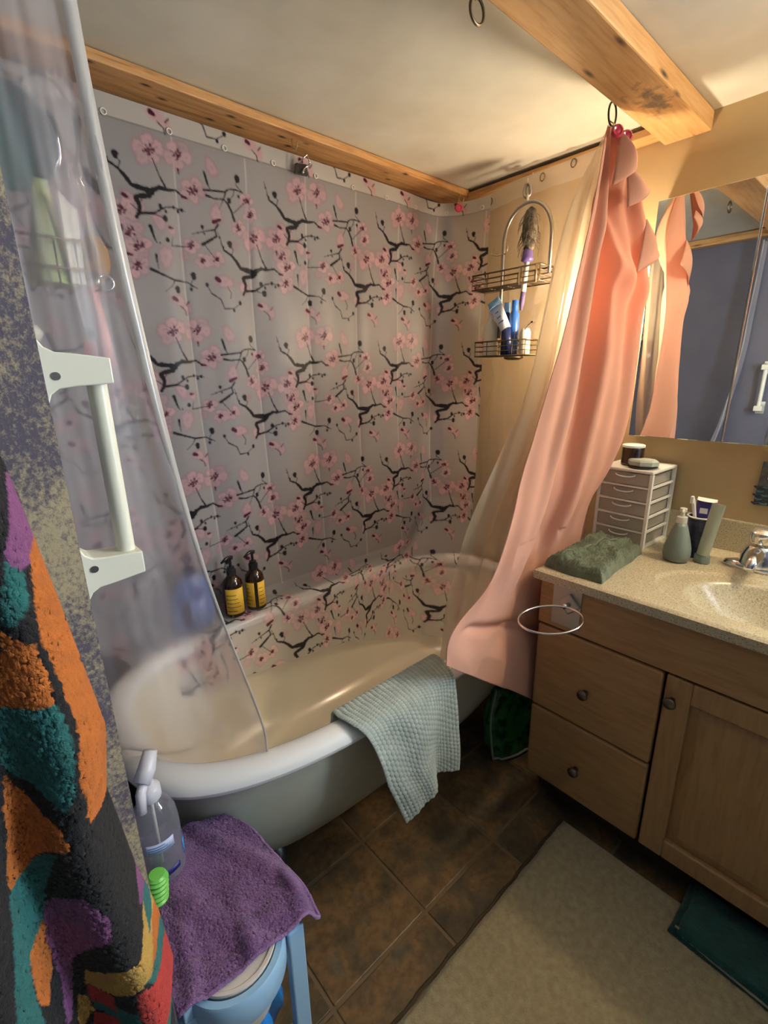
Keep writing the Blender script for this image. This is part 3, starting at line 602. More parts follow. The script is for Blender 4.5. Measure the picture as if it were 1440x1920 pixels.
M_blue = mat('glossy_blue', srgb(44, 96, 176), .22); M_dblue = mat('navy_plastic', srgb(28, 44, 92), .3); M_lblue = mat('light_blue_plastic', srgb(112, 170, 226), .3)
bottle('blue_bottle', 'tall glossy blue bottle in the lower caddy basket, nearest the brush', (1.60, 1.062, 1.437), [(.016, 0), (.018, .004), (.018, .14), (.011, .152)], M_blue, cap=[(.012, .152), (.012, .186), (.011, .188)], mc=M_blue)
bottle('blue_bottle', 'dark blue bottle behind the tilted tube in the lower caddy basket', (1.612, 1.104, 1.437), [(.015, 0), (.017, .004), (.017, .14), (.010, .152)], M_dblue, cap=[(.011, .152), (.011, .184), (.010, .186)], mc=M_lblue)
tb = thing('lotion_tube', 'blue and white squeeze tube leaning in the lower caddy basket', 'tube', (1.58, 1.07, 1.44))
def tube_body(p0, p1, w0, w1, n=10, wide=Vector((0, 1, 0)), seg=20):
    p0, p1 = Vector(p0), Vector(p1); ax = (p1-p0).normalized(); wd = (wide-ax*wide.dot(ax)).normalized(); th = ax.cross(wd); mb = MB(); V = []; F = []
    for i in range(n):
        f = i/(n-1); c = p0.lerp(p1, f); a = w0+(w1-w0)*f; b = w0*(1-f**1.4)+.0012
        for k in range(seg): an = 2*PI*k/seg; V.append(c+wd*a*math.cos(an)+th*b*math.sin(an))
    for i in range(n-1):
        for k in range(seg): F.append((i*seg+k, i*seg+(k+1) % seg, (i+1)*seg+(k+1) % seg, (i+1)*seg+k))
    F += [tuple(range(seg-1, -1, -1)), tuple((n-1)*seg+k for k in range(seg))]; return mb.add(V, F)
tube_body((1.575, 1.078, 1.525), (1.57, 1.125, 1.612), .019, .026).build('body', mat('tube_white', srgb(206, 222, 238), .35), tb, 'auto')
tube_body((1.5745, 1.126, 1.606), (1.571, 1.139, 1.631), .0262, .0275, 4).build('crimp', M_lblue, tb, 'auto')
MB().tube([(1.58, 1.066, 1.442), (1.577, 1.069, 1.48), (1.575, 1.079, 1.53)], [.015, .017, .0195], 16).build('cap', M_dblue, tb, True)
M_tubetxt = mat('tube_print', srgb(70, 100, 160), .5)
for k in range(3):
    a = Vector((1.557, 1.089, 1.552))+Vector((-.0012, .012, .021))*k*.8
    MB().box(a, (.001, .022-.004*k, .004), rx=-.5).build('printed_line', M_tubetxt, tb)
bottle('white_bottle', 'squat white bottle at the curtain end of the lower caddy basket', (1.598, 1.012, 1.437), [(.018, 0), (.020, .004), (.020, .075), (.014, .088), (.0001, .09)], M_white2)
rz = thing('razor', 'razor with dark head hooked on the lower caddy basket end', 'razor', (1.575, .985, 1.5))
MB().tube([(1.575, 1.0, 1.52), (1.572, .985, 1.535), (1.57, .970, 1.542)], .0022, 6).build('handle', M_brass, rz, True)
MB().box((1.569, .966, 1.542), (.012, .010, .005), bev=.001).build('head', M_black, rz)

# ------------------------------------------------------------------ mirror cabinet
mc = thing('mirror_cabinet', 'frameless mirrored cabinet over the vanity', 'mirror', (1.72, .0, 1.163))
MB().span((1.706, -.53, 1.165), (1.7495, .648, 1.859)).build('box', M_white, mc)
for a, b in ((.3825, .650), (-.20, .3795), (-.53, -.203)):
    MB().span((1.7005, a, 1.163), (1.7055, b, 1.861), bev=.0015).build('mirror_door', M_mirror, mc)

# ------------------------------------------------------------------ vanity
m, t, p, o = nt('speckled_solid_surface'); v = coords(t)
c1 = ramp(t, noise(t, v, 260, 3, .7), [(.32, srgb(120, 108, 84)), (.45, srgb(186, 174, 144)), (.6, srgb(196, 184, 154)), (.72, srgb(222, 212, 184))])
t.links.new(c1, p.inputs['Base Color']); p.inputs['Roughness'].default_value = .22; M_counter = m
CZ = .825
vt = thing('countertop', 'speckled beige vanity top with a moulded sink basin', 'countertop', (1.46, .1, CZ-.03))
nx, ny = 116, 236; xs = np.linspace(1.176, 1.733, nx); ys = np.linspace(-.55, .664, ny); Xg, Yg = np.meshgrid(xs, ys, indexing='ij')
def bowl(X, Y):
    r1 = np.sqrt(((X-1.372)/.176)**2+((Y-.115)/.285)**2); r2 = np.sqrt(((X-1.362)/.152)**2+((Y-.115)/.208)**2)
    z = -.006*(1-sstep(.97, 1.0, r1))
    z += -.120*(1-np.clip(r2, 0, 1)**2.4)*(r2 < 1)
    return z
Zg = CZ+bowl(Xg, Yg); edge = np.minimum(Xg-1.176, np.minimum(.664-Yg, Yg+.55)); Zg -= .006*(1-sstep(0, .010, edge))
Pt = np.stack([Xg, Yg, Zg], -1); grid('top_surface', Pt, M_counter, vt)
ed = MB()
def ring_edge(pts):
    for i in range(len(pts)-1):
        a, b = pts[i], pts[i+1]; ed.add([(*a, CZ-.006), (*b, CZ-.006), (*b, CZ-.030), (*a, CZ-.030)], [(0, 1, 2, 3)])
ring_edge([(1.733, .664), (1.176, .664), (1.176, -.55), (1.733, -.55)])
ed.add([(1.176, .664, CZ-.030), (1.176, -.55, CZ-.030), (1.30, -.55, CZ-.030), (1.30, .664, CZ-.030)], [(0, 1, 2, 3)]); ed.build('front_edge', M_counter, vt)
MB().span((1.733, -.55, CZ-.03), (1.7495, .664, .925), bev=.004).build('backsplash', M_counter, vt)
dr = MB(); dz = CZ+float(bowl(np.array(1.385), np.array(.205)))
dr.lathe([(.026, .001), (.024, .006), (.016, .004), (.014, -.002), (.0001, -.002)], (1.385, .205, dz+.002), 20, rot=Matrix.Rotation(.28, 3, 'X')); dr.build('drain', mat('dark_drain', (.06, .055, .05), .3, .8), vt, True)

vc = thing('vanity_cabinet', 'maple bathroom vanity cabinet with drawers and a panelled door', 'cabinet', (1.45, .05, 0))
MB().span((1.212, -.53, .10), (1.745, .645, .694)).span((1.212, -.53, .10), (1.232, .645, .794)).span((1.212, .627, .60), (1.745, .645, .794)).span((1.212, -.53, .60), (1.745, -.512, .794)).build('body', M_maplev, vc)
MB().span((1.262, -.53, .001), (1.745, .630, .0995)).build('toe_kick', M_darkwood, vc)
MB().span((1.190, -.53, .657), (1.2115, .645, .793), bev=.002).build('top_rail', M_maple, vc)
M_knob = mat('antique_knob', (.16, .13, .11), .38, .9)
def knob(y, z, par):
    rot = Matrix.Rotation(-PI/2, 3, 'Y')
    MB().lathe([(.007, 0), (.006, .010), (.013, .016), (.0155, .022), (.013, .027), (.006, .029), (.0001, .0295)], (1.1895, y, z), 20, rot=rot).build('knob', M_knob, par, True)
for z0, z1, kz in ((.369, .650, .493), (.105, .364, .222)):
    d = MB().span((1.190, .297, z0), (1.2115, .645, z1), bev=.007).build('drawer', M_maple, vc); knob(.481, kz, d)
for y0, y1, ky in ((-.095, .290, .270), (-.485, -.102, -.125)):
    d = MB(); fwid = .058
    d.span((1.190, y0, .107), (1.2115, y0+fwid, .650), bev=.004); d.span((1.190, y1-fwid, .107), (1.2115, y1, .650), bev=.004)
    d.span((1.1905, y0+fwid-.001, .107), (1.2115, y1-fwid+.001, .107+fwid), bev=.004); d.span((1.1905, y0+fwid-.001, .650-fwid), (1.2115, y1-fwid+.001, .650), bev=.004)
    d = d.build('door', M_maplev, vc); knob(ky, .588, d)
    pn = MB(); a0, a1, b0, b1 = y0+fwid, y1-fwid, .107+fwid, .650-fwid
    q = [(1.207, a0, b0), (1.207, a1, b0), (1.207, a1, b1), (1.207, a0, b1)]; g = .028; q2 = [(1.198, a0+g, b0+g), (1.198, a1-g, b0+g), (1.198, a1-g, b1-g), (1.198, a0+g, b1-g)]
    pn.add(q+q2, [(4, 5, 6, 7)]+[(i, (i+1) % 4, 4+(i+1) % 4, 4+i) for i in range(4)]); pn.build('raised_panel', M_maplev, d)
# towel ring
tr = thing('towel_ring', 'silver towel ring on a diamond plate at the vanity corner', 'towel ring', (1.17, .545, .75))
MB().span((1.1865, .520, .672), (1.1898, .603, .790)).build('metal_plate', mat('brushed_plate', (.42, .42, .37), .4, .8), tr)
dm = MB().box((1.182, .551, .747), (.010, .046, .046), rx=PI/4, bev=.004).build('diamond_plate', M_steel, tr)
MB().tube([(1.178, .551, .747), (1.160, .551, .750), (1.150, .551, .752)], [.007, .006, .008], 10).build('post', M_chrome, tr, True)
cR = Vector((1.076, .548, .742)); MB().tube([cR+Vector((.074*math.cos(a), .074*math.sin(a)-.015*math.cos(a), .011*math.cos(a)-.004*math.sin(a))) for a in np.linspace(0, 2*PI, 41)[:-1]], .0032, 8, True).build('ring', M_chrome, tr, True)

# faucet
fc = thing('faucet', 'chrome single-knob basin faucet at the back of the sink', 'faucet', (1.612, .225, CZ))
fy = .225; fx = 1.612
MB().lathe([(.078, 0), (.080, .006), (.074, .016), (.055, .022), (.0001, .024)], (fx, fy, CZ-.001), 36, sx=.36).build('base_plate', M_chrome, fc, True)
b = MB(); b.lathe([(.045, 0), (.040, .03), (.032, .050), (.026, .056), (.0001, .058)], (fx, fy, CZ+.015), 24, sx=.75); b.build('body', M_chrome, fc, 'auto')
MB().tube([(fx-.01, fy, CZ+.045), (fx-.05, fy-.002, CZ+.058), (fx-.10, fy-.004, CZ+.052), (fx-.125, fy-.004, CZ+.036)], [.024, .019, .015, .012], 14).build('spout', M_chrome, fc, True)
MB().lathe([(.010, 0), (.013, .006), (.026, .012), (.031, .026), (.029, .042), (.018, .052), (.0001, .054)], (fx, fy, CZ+.070), 10).build('knob', mat('acrylic_knob', (.78, .76, .70), .06, .75), fc, 'auto')
# ------------------------------------------------------------------ plastic drawer tower
DU = Vector((1.553, .506, CZ)); wd = Vector((.008, .165, 0)); wd_u = wd.normalized(); dp_u = Vector((wd_u.y, -wd_u.x, 0)); WW, DD, HH = .168, .182, .252
drot = math.atan2(dp_u.y, dp_u.x)
def du(a, b, c): return DU+dp_u*a+wd_u*b+Vector((0, 0, c))
dt = thing('drawer_tower', 'small white tower of five clear drawers on the vanity top', 'drawer unit', tuple(du(DD/2, WW/2, 0)))
f = MB()
def dbox(mb, a0, a1, b0, b1, c0, c1, bev=0): c = du((a0+a1)/2, (b0+b1)/2, (c0+c1)/2); return mb.box(c, (a1-a0, b1-b0, c1-c0), rz=drot, bev=bev)
M_wp = mat('white_gloss_plastic', srgb(236, 236, 228), .3)
for a in (0, DD-.012):
    for b_ in (0, WW-.009): dbox(MB(), a, a+.012, b_, b_+.009, .001, HH-.011).build('corner_post', M_wp, dt)
dbox(f, 0, DD, 0, WW, .0003, .003).build('base', M_wp, dt); dbox(MB(), -.003, DD, -.001, WW+.001, HH-.010, HH, .003).build('top', M_wp, dt)
M_clear = sheet_mat('frosted_drawer', srgb(226, 222, 212), .50, .5, .06, .25)
cols = [srgb(214, 208, 196), srgb(170, 96, 84), srgb(196, 164, 120), srgb(150, 138, 120), srgb(120, 112, 104)]
M_in = [mat('drawer_contents_%d' % i, c, .6, col2=tuple(x*.55 for x in c), vs=45) for i, c in enumerate(cols)]
n5 = 5; hh = (HH-.012)/n5
for k in range(n5):
    z0 = .002+hh*(n5-1-k)
    s = MB(); dbox(s, .002, DD-.002, .001, .008, z0, z0+.006); dbox(s, .002, DD-.002, WW-.008, WW-.001, z0, z0+.006); dbox(s, .0, .006, 0, WW, z0-.001, z0+.004); s.build('shelf_rail', M_wp, dt)
    d = MB(); g0, g1 = .004, DD-.006; y0, y1 = .011, WW-.011; c0, c1 = z0+.0065, z0+hh-.004
    dbox(d, g0, g0+.002, y0-.002, y1+.002, c0, c1); dbox(d, g1, g1+.002, y0, y1, c0, c1-.006); dbox(d, g0+.002, g1, y0, y0+.0018, c0, c1-.006); dbox(d, g0+.002, g1, y1-.0018, y1, c0, c1-.006); dbox(d, g0+.002, g1, y0, y1, c0, c0+.0018)
    d = d.build('drawer', M_clear, dt)
    h = MB(); P = []
    for a in np.linspace(0, PI, 11): P.append(du(g0-.001-.010*math.sin(a), WW/2+.030*math.cos(a), c1-.006-.006*math.sin(a)))
    h.tube(P, .0022, 7); h.build('pull', M_wp, d, True)
    cbx = MB(); rr2 = random.Random(k)
    for q in range(4):
        a0 = .02+rr2.random()*.08; b0 = .016+q*.034; dbox(cbx, a0, a0+.05, b0, b0+.028, c0+.003, c0+.010+rr2.random()*.016, .004)
    cbx.build('contents', M_in[k], d)
# jar and box on the tower
TZ = CZ+HH
jc = du(.070, .098, HH); jar = thing('candle_jar', 'dark amber jar with a white lid on the drawer tower', 'jar', tuple(jc))
MB().lathe([(.030, 0), (.033, .003), (.033, .055), (.031, .058)], tuple(jc+Vector((0, 0, .0005))), 28).build('glass', M_amber, jar, 'auto')
MB().lathe([(.0325, .0585), (.034, .060), (.034, .0655), (.032, .067), (.0001, .067)], tuple(jc), 28).build('lid', M_white, jar, 'auto')
sc_ = du(.045, .052, HH); sb = thing('compact_case', 'grey-green octagonal case on a dark dish in front of the amber jar', 'case', tuple(sc_))
MB().lathe([(.040, .0005), (.044, .004), (.040, .006)], tuple(sc_), 24).build('dish', M_amber, sb, 'auto')
MB().lathe([(.038, .0065), (.043, .010), (.043, .022), (.037, .027), (.0001, .028)], tuple(sc_), 8, sx=.85, sy=1.05, rot=Matrix.Rotation(.1, 3, 'Z')).build('case', mat('pale_green_case', srgb(168, 178, 166), .4), sb)

# ------------------------------------------------------------------ toiletries beside the sink
pb = thing('pump_bottle', 'dusty green pear-shaped pump bottle on the vanity top', 'bottle', (1.532, .405, CZ))
MB().lathe([(.024, 0), (.033, .004), (.037, .022), (.036, .042), (.028, .075), (.019, .105), (.014, .118)], (1.532, .405, CZ), 30).build('body', M_grey_sil, pb, True)
MB().lathe([(.0125, .117), (.014, .12), (.014, .136), (.006, .138), (.005, .15), (.009, .152), (.0095, .162), (.0001, .163)], (1.532, .405, CZ), 20).build('pump', sheet_mat('milky_pump', (.85, .84, .76), .92, .3, .08, .2), pb, 'auto')
MB().tube([(1.532, .405, CZ+.157), (1.520, .402, CZ+.158), (1.507, .399, CZ+.154)], .0035, 8).build('spout', M_white2, pb, True)
M_navy = mat('navy_cup', srgb(34, 40, 66), .3, col2=srgb(58, 66, 84), vs=30, lo=.52, hi=.62)
cp = thing('toothbrush_cup', 'navy cup with a white rim behind the pump bottle', 'cup', (1.612, .378, CZ))
MB().lathe([(.026, 0), (.030, .004), (.026, .03), (.0335, .125), (.0325, .125), (.027, .03), (.0001, .01)], (1.612, .378, CZ), 28).build('cup', M_navy, cp, 'auto')
MB().tube([(1.612+.0335*math.cos(a), .378+.0335*math.sin(a), CZ+.126) for a in np.linspace(0, 2*PI, 33)[:-1]], .0028, 8, True).build('rim', M_white, cp, True)
tbh = thing('toothbrush', 'white toothbrush standing in the navy cup', 'toothbrush', (1.60, .385, CZ+.02))
MB().tube([(1.615, .374, CZ+.02), (1.598, .392, CZ+.13), (1.592, .400, CZ+.175), (1.590, .403, CZ+.188)], [.0045, .005, .0055, .004], 10).build('handle', M_white, tbh, True)
MB().box((1.584, .401, CZ+.178), (.008, .009, .022), bev=.002).build('bristles', mat('brush_bristles', srgb(220, 226, 220), .7), tbh)
tp = thing('toothpaste', 'purple toothpaste tube with a white end in the navy cup', 'tube', (1.62, .365, CZ+.03))
tube_body((1.618, .382, CZ+.035), (1.632, .374, CZ+.172), .014, .026).build('body', mat('purple_tube', srgb(62, 52, 128), .35), tp, 'auto')
tube_body((1.632, .374, CZ+.171), (1.6328, .3737, CZ+.179), .026, .0262, 3).build('crimp', M_white, tp, 'auto')
MB().box((1.6180, .3755, CZ+.142), (.002, .020, .016), rz=.15, ry=.1).build('label_patch', M_white, tp)
st = thing('lotion_tube', 'pale green squeeze tube standing on its cap beside the navy cup', 'tube', (1.566, .352, CZ))
MB().lathe([(.019, 0), (.021, .002), (.021, .022), (.018, .026)], (1.566, .346, CZ), 24, sx=.8).build('cap', M_grey_sil, st, 'auto')
tube_body((1.566, .346, CZ+.026), (1.574, .331, CZ+.180), .0165, .0170).build('body', mat('pale_green_tube', srgb(158, 164, 144), .4), st, 'auto')
orn = thing('wall_ornament', 'teal and grey hanging plaque with a wavy lower half by the mirror', 'ornament', (1.74, .245, .98))
MB().prism([(1.738, .278, 1.112), (1.738, .20, 1.118), (1.738, .19, .985), (1.738, .282, .982)], (0, 0, 0), (.010, 0, 0)).build('board', mat('plaque_grey', srgb(110, 118, 112), .6, col2=srgb(70, 66, 72), vs=40), orn)
M_wave = mat('plaque_teal', srgb(62, 100, 110), .5); M_wave2 = mat('plaque_dark', srgb(24, 44, 58), .5)
for k in range(5):
    z = .992+k*.012
    for j in range(5):
        y = .277-j*.019-(k % 2)*.006
        MB().tube([(1.7355, y+.009*math.cos(a), z+.007*math.sin(a)*.6) for a in np.linspace(PI, 2*PI, 7)], .0030, 6).build('wave', M_wave if (k+j) % 2 else M_wave2, orn, True)
MB().box((1.7355, .252, 1.075), (.004, .016, .026), bev=.002).build('pale_shape', M_white2, orn)

# ------------------------------------------------------------------ towels
def cloth_mat(name, c, c2=None, bs=420, s=.9, bd=.004, vs=30): return mat(name, c, .95, col2=c2 or tuple(x*.8 for x in c), vs=vs, bs=bs, bump_s=s, bd=bd, spec=.1, sheen=.25, lo=.3, hi=.7)
# folded green washcloth
def pillow_cloth(name, P0, m, parent, lumps, seed, n=(70, 70), thick=.02):
    pass
wc = thing('washcloth', 'folded dark green washcloth at the vanity corner', 'washcloth', (1.38, .57, CZ))
M_green = cloth_mat('green_terry', srgb(124, 132, 106), srgb(88, 98, 76))
nu, nv = 110, 90; U, T = np.meshgrid(np.linspace(0, 1, nu), np.linspace(0, 1, nv), indexing='ij')
A0, A1, B0, B1 = map(np.array, ((1.206, .655), (1.20, .478), (1.545, .650), (1.515, .492)))   # front-left, front-right, back-left, back-right
XY = A0*(1-U[..., None])*(1-T[..., None])+A1*U[..., None]*(1-T[..., None])+B0*(1-U[..., None])*T[..., None]+B1*U[..., None]*T[..., None]
edge = np.minimum(np.minimum(U, 1-U)*.175, np.minimum(T, 1-T)*.33)
hgt = .036*np.sqrt(np.clip(1-(1-np.clip(edge/.026, 0, 1))**2, 0, 1))
hgt = hgt*(1+.16*fbm(U*7, T*11, 31, 4))+.010*np.exp(-((U-.25-.5*T)/.06)**2)*sstep(.0, .1, edge/.022)-.008*np.exp(-((U-.36-.5*T)/.03)**2)*sstep(.1, .5, edge/.022)
hgt += .012*np.exp(-((T-.72+.25*U)/.09)**2)*sstep(.2, 1, edge/.022)
hgt += .0022*np.random.default_rng(2).normal(size=hgt.shape)*sstep(.0, .6, edge/.022)
XY = XY+.004*np.stack([fbm(U*9, T*9, 33), fbm(U*9, T*9, 34)], -1)
P = np.concatenate([XY, (CZ+.001+np.clip(hgt, 0, 1))[..., None]], -1)
Pb = P.copy(); Pb[..., 2] = CZ+.001
grid('folded_cloth', P, M_green, wc)
hemp = MB(); k = int(.30*nu); hp = [P[min(int((.24+.5*v_)*nu), nu-1), int(v_*(nv-1))]+np.array([0, 0, .002]) for v_ in np.linspace(.06, .75, 24)]
hemp.tube(hp, .0035, 6).build('hem', cloth_mat('green_hem', srgb(122, 126, 100)), wc, True)

# waffle knit bath mat over the rim
def build_mat():
    nu, nv = 270, 440
    prof = [(.835, .50), (.812, .56), (.800, .593), (.772, .5985), (.742, .5985), (.712, .592), (.694, .565), (.688, .50), (.69, .42), (.692, .34), (.694, .26)]
    pr = smooth_interp([(y, z, 0) for y, z in prof], nv); t = np.linspace(0, 1, nv)
    xl = np.interp(t, [0, .3, .45, .6, .8, 1], [.545, .535, .545, .565, .605, .665]); xr = np.interp(t, [0, .3, .45, .6, 1], [.90, .892, .876, .866, .858])
    u = np.linspace(0, 1, nu); U, T = np.meshgrid(u, t, indexing='ij')
    P = np.zeros((nu, nv, 3)); P[..., 0] = xl*(1-U)+xr*U; P[..., 1] = pr[:, 0]; P[..., 2] = pr[:, 1]
    hang = sstep(.5, .7, T)
    P[..., 2] += hang*(.055*U*sstep(.7, 1, T)+.03*np.sin(PI*U)*sstep(.8, 1, T))
    P[..., 1] += -hang*(.035*np.sin(U*5.2-.3)**2*sstep(.55, 1, T)+.03*np.exp(-((U-.12)/.13)**2)*sstep(.55, .9, T))+hang*.01*np.sin(U*9)
    P[..., 0] += hang*.02*np.sin(U*6)*(T-.6)
    a = np.sin(U*PI*26); b_ = T*PI*46; wf = .0028*np.abs(np.sin(U*PI*26))**.8*np.abs(np.sin(b_+PI/2*(np.floor(U*26) % 2)))**.8
    n = np.cross(np.gradient(P, axis=0), np.gradient(P, axis=1)); n /= np.linalg.norm(n, axis=2)[..., None]+1e-12
    if n[..., 2].mean() < 0: n = -n
    P += n*wf[..., None]
    grid('bath_mat', P, cloth_mat('grey_waffle', srgb(176, 188, 182), srgb(158, 170, 164), bs=500, s=.5, bd=.002), solid=.007, label='grey-green waffle knit bath mat draped over the tub rim', cat='bath mat')
build_mat()

# bright patterned towel by the partition
def build_bright():
    nu, nv = 260, 420; u = np.linspace(0, 1, nu); t = np.linspace(0, 1, nv); U, T = np.meshgrid(u, t, indexing='ij')
    z = 1.42-T*(1.42-.56)
    xr = np.interp(1.42-t*.86, [.56, .69, .74, .82, .90, 1.01, 1.076, 1.2, 1.27, 1.32, 1.42], [.050, .052, .061, .056, .044, .034, .043, .030, .022, .016, -.005])
    xl = np.full(nv, -.20); P = np.zeros((nu, nv, 3)); P[..., 0] = xl*(1-U)+xr*U; P[..., 2] = z
    P[..., 1] = .43-.030*np.sin(U*PI)**.7+.022*np.cos(U*PI*5.2+T*1.5)*(.4+T)+.008*fbm(U*8, T*7, 41)+.014*sstep(.88, 1, U)
    P[..., 1] += .0006*np.random.default_rng(5).normal(size=U.shape)
    X = P[..., 0]; Z = P[..., 2]
    X = X+.0013*fbm(U*40, T*60, 44, 3); Z = Z+.002*fbm(U*40, T*60, 45, 3)
    col = np.ones((nu, nv, 4)); K = srgb(15, 14, 17); col[..., :3] = K
    OR, TE, PU, RE, YE, DT = srgb(190, 104, 34), srgb(34, 104, 100), srgb(130, 74, 120), srgb(184, 52, 44), srgb(190, 150, 70), srgb(60, 60, 90)
    def poly(pts, c):
        pts = np.array(pts); ins = np.zeros(X.shape, bool); j = len(pts)-1
        for i in range(len(pts)):
            xi, zi = pts[i]; xj, zj = pts[j]
            cnd = ((zi > Z) != (zj > Z)) & (X < (xj-xi)*(Z-zi)/(zj-zi+1e-12)+xi); ins ^= cnd; j = i
        col[ins, :3] = c
    X = X*(.42/P[..., 1])
    for c, pts in TOWEL(OR, TE, PU, RE, YE): poly(pts, c)
    grid('bath_towel', P, attr_mat('bright_terry', bs=700, bump_s=.7, sheen=.06), solid=.010, col=col, label='bright towel patterned orange, teal, purple and black hanging by the partition', cat='towel')
def TOWEL(OR, TE, PU, RE, YE):
    return TOWEL_POLYS(OR, TE, PU, RE, YE)
def TOWEL_POLYS(OR, TE, PU, RE, YE):   # patches as (x, z) outlines on the hanging cloth
    return [
        (PU, [(0.016, 1.311), (0.021, 1.306), (0.026, 1.261), (0.018, 1.246), (0.004, 1.246)]),
        (PU, [(-0.025, 0.944), (0.004, 0.948), (0.017, 0.91), (0.015, 0.884), (0.003, 0.882), (-0.015, 0.861), (-0.031, 0.793), (-0.036, 0.8), (-0.031, 0.851), (-0.03, 0.904)]),
        (PU, [(0.041, 0.907), (0.059, 0.854), (0.057, 0.84), (0.039, 0.874)]),
        (OR, [(0.017, 1.251), (0.025, 1.266), (0.042, 1.179), (0.059, 1.053), (0.05, 1.011), (0.026, 1.007), (0.015, 1.016), (0.018, 1.057), (0.022, 1.103), (0.017, 1.156), (0.014, 1.2)]),
        (OR, [(-0.027, 1.087), (-0.012, 1.058), (0.001, 1.024), (0.005, 1.003), (-0.01, 1.004), (-0.024, 0.992), (-0.04, 0.983), (-0.046, 0.986)]),
        (OR, [(-0.048, 0.911), (-0.028, 0.928), (-0.032, 0.88), (-0.043, 0.844), (-0.048, 0.858)]),
        (OR, [(-0.004, 1.206), (0.012, 1.187), (0.014, 1.153), (0.014, 1.138), (-0.003, 1.142), (-0.016, 1.144)]),
        (TE, [(-0.016, 1.144), (0.014, 1.138), (0.018, 1.1), (0.016, 1.058), (0.008, 1.041), (-0.009, 1.07), (-0.026, 1.091)]),
        (TE, [(-0.046, 0.983), (-0.024, 0.992), (-0.011, 1.001), (-0.003, 1.001), (-0.018, 0.962), (-0.028, 0.928), (-0.048, 0.911), (-0.049, 0.852), (-0.052, 0.805), (-0.074, 0.837)]),
        (TE, [(0.005, 1.254), (0.013, 1.244), (0.011, 1.219), (0.003, 1.208), (-0.003, 1.211)]),
        (YE, [(-0.008, 0.841), (0.015, 0.841), (0.029, 0.84), (0.042, 0.871), (0.073, 0.839), (0.067, 0.794), (0.033, 0.812), (0.027, 0.808), (0.007, 0.806), (-0.011, 0.821)]),
        (YE, [(-0.02, 0.808), (-0.012, 0.805), (-0.009, 0.778), (-0.023, 0.765), (-0.028, 0.773)]),
        (OR, [(0.036, 0.813), (0.046, 0.84), (0.061, 0.829), (0.071, 0.786)]),
        (TE, [(-0.012, 0.805), (0.022, 0.778), (0.032, 0.737), (0.065, 0.72), (0.069, 0.676), (0.033, 0.67), (0.013, 0.716), (0.006, 0.77), (-0.007, 0.779)]),
        (TE, [(0.03, 0.812), (0.048, 0.815), (0.072, 0.793), (0.069, 0.768), (0.04, 0.796)]),
        (RE, [(0.025, 0.807), (0.05, 0.792), (0.076, 0.759), (0.07, 0.71), (0.037, 0.735), (0.024, 0.772)]),
        (RE, [(-0.01, 0.775), (0.006, 0.77), (0.018, 0.731), (0.011, 0.702), (-0.017, 0.742)]),
        (RE, [(-0.011, 0.82), (0.007, 0.805), (0.008, 0.78), (-0.009, 0.794)]),
        (TE, [(0.042, 0.871), (0.049, 0.871), (0.048, 0.842), (0.04, 0.839)])]
build_bright()
# ------------------------------------------------------------------ light blue stool with basin, purple towel, soap bottle
SX, SY = .175, .70
sto = thing('stool', 'light blue painted stool with a round ring seat beside the tub', 'stool', (SX, SY, 0))
RX, RY = .178, .611
MB().lathe([(.074, .372), (.087, .372), (.089, .375), (.089, .428), (.086, .432), (.076, .432), (.074, .428), (.074, .372)], (RX, RY, 0), 48, cap=False).build('ring_seat', M_skyblue, sto, 'auto')
MB().span((.080, .702, .415), (.292, .835, .434), bev=.003).build('seat_board', M_skyblue, sto)
for x in (.082, .276): MB().span((x, .575, .405), (x+.014, .7015, .432), bev=.002).build('side_rail', M_skyblue, sto)
for x, y in ((.281, .583), (.087, .583), (.281, .82), (.087, .82)):
    MB().span((x-.016, y-.010, .001), (x+.016, y+.010, .404 if y < .7 else .4145), bev=.003).build('leg', M_skyblue, sto)
for y in (.583, .82): MB().span((.104, y-.007, .12), (.264, y+.007, .15), bev=.003).build('brace', M_skyblue, sto)
MB().lathe([(.0001, .4365), (.066, .4365), (.068, .439), (.0715, .4395), (.0740, .4395), (.0745, .437), (.0745, .4345), (.073, .432), (.0625, .306), (.052, .294), (.0001, .294)], (RX, RY, 0), 44, cap=False).build('basin', mat('white_basin', srgb(224, 214, 204), .4), smooth='auto', label='white round basin sitting in the blue stool ring', cat='basin')
# blue plastic bag hanging under the ring
mb = MB(); V = []; F = []; nseg = 30; nr = 12
for i in range(nr):
    f_ = i/(nr-1); z = .245-.17*f_; r = .035+.055*math.sin(PI*min(f_*1.15, 1))*.95+.01
    for k in range(nseg):
        a = 2*PI*k/nseg; rr_ = r*(1+.12*math.sin(a*5+f_*6)+.08*math.sin(a*9-f_*4)); V.append((SX+.01+rr_*math.cos(a)*.8, SY-.04+rr_*math.sin(a)*.8, z+.006*math.sin(a*4)))
for i in range(nr-1):
    for k in range(nseg): F.append((i*nseg+k, i*nseg+(k+1) % nseg, (i+1)*nseg+(k+1) % nseg, (i+1)*nseg+k))
F += [tuple(range(nseg-1, -1, -1)), tuple((nr-1)*nseg+k for k in range(nseg))]
MB().add(V, F).build('plastic_bag', mat('bright_blue_plastic', srgb(40, 130, 214), .3), smooth=True, label='crumpled bright blue plastic bag under the blue stool', cat='bag')
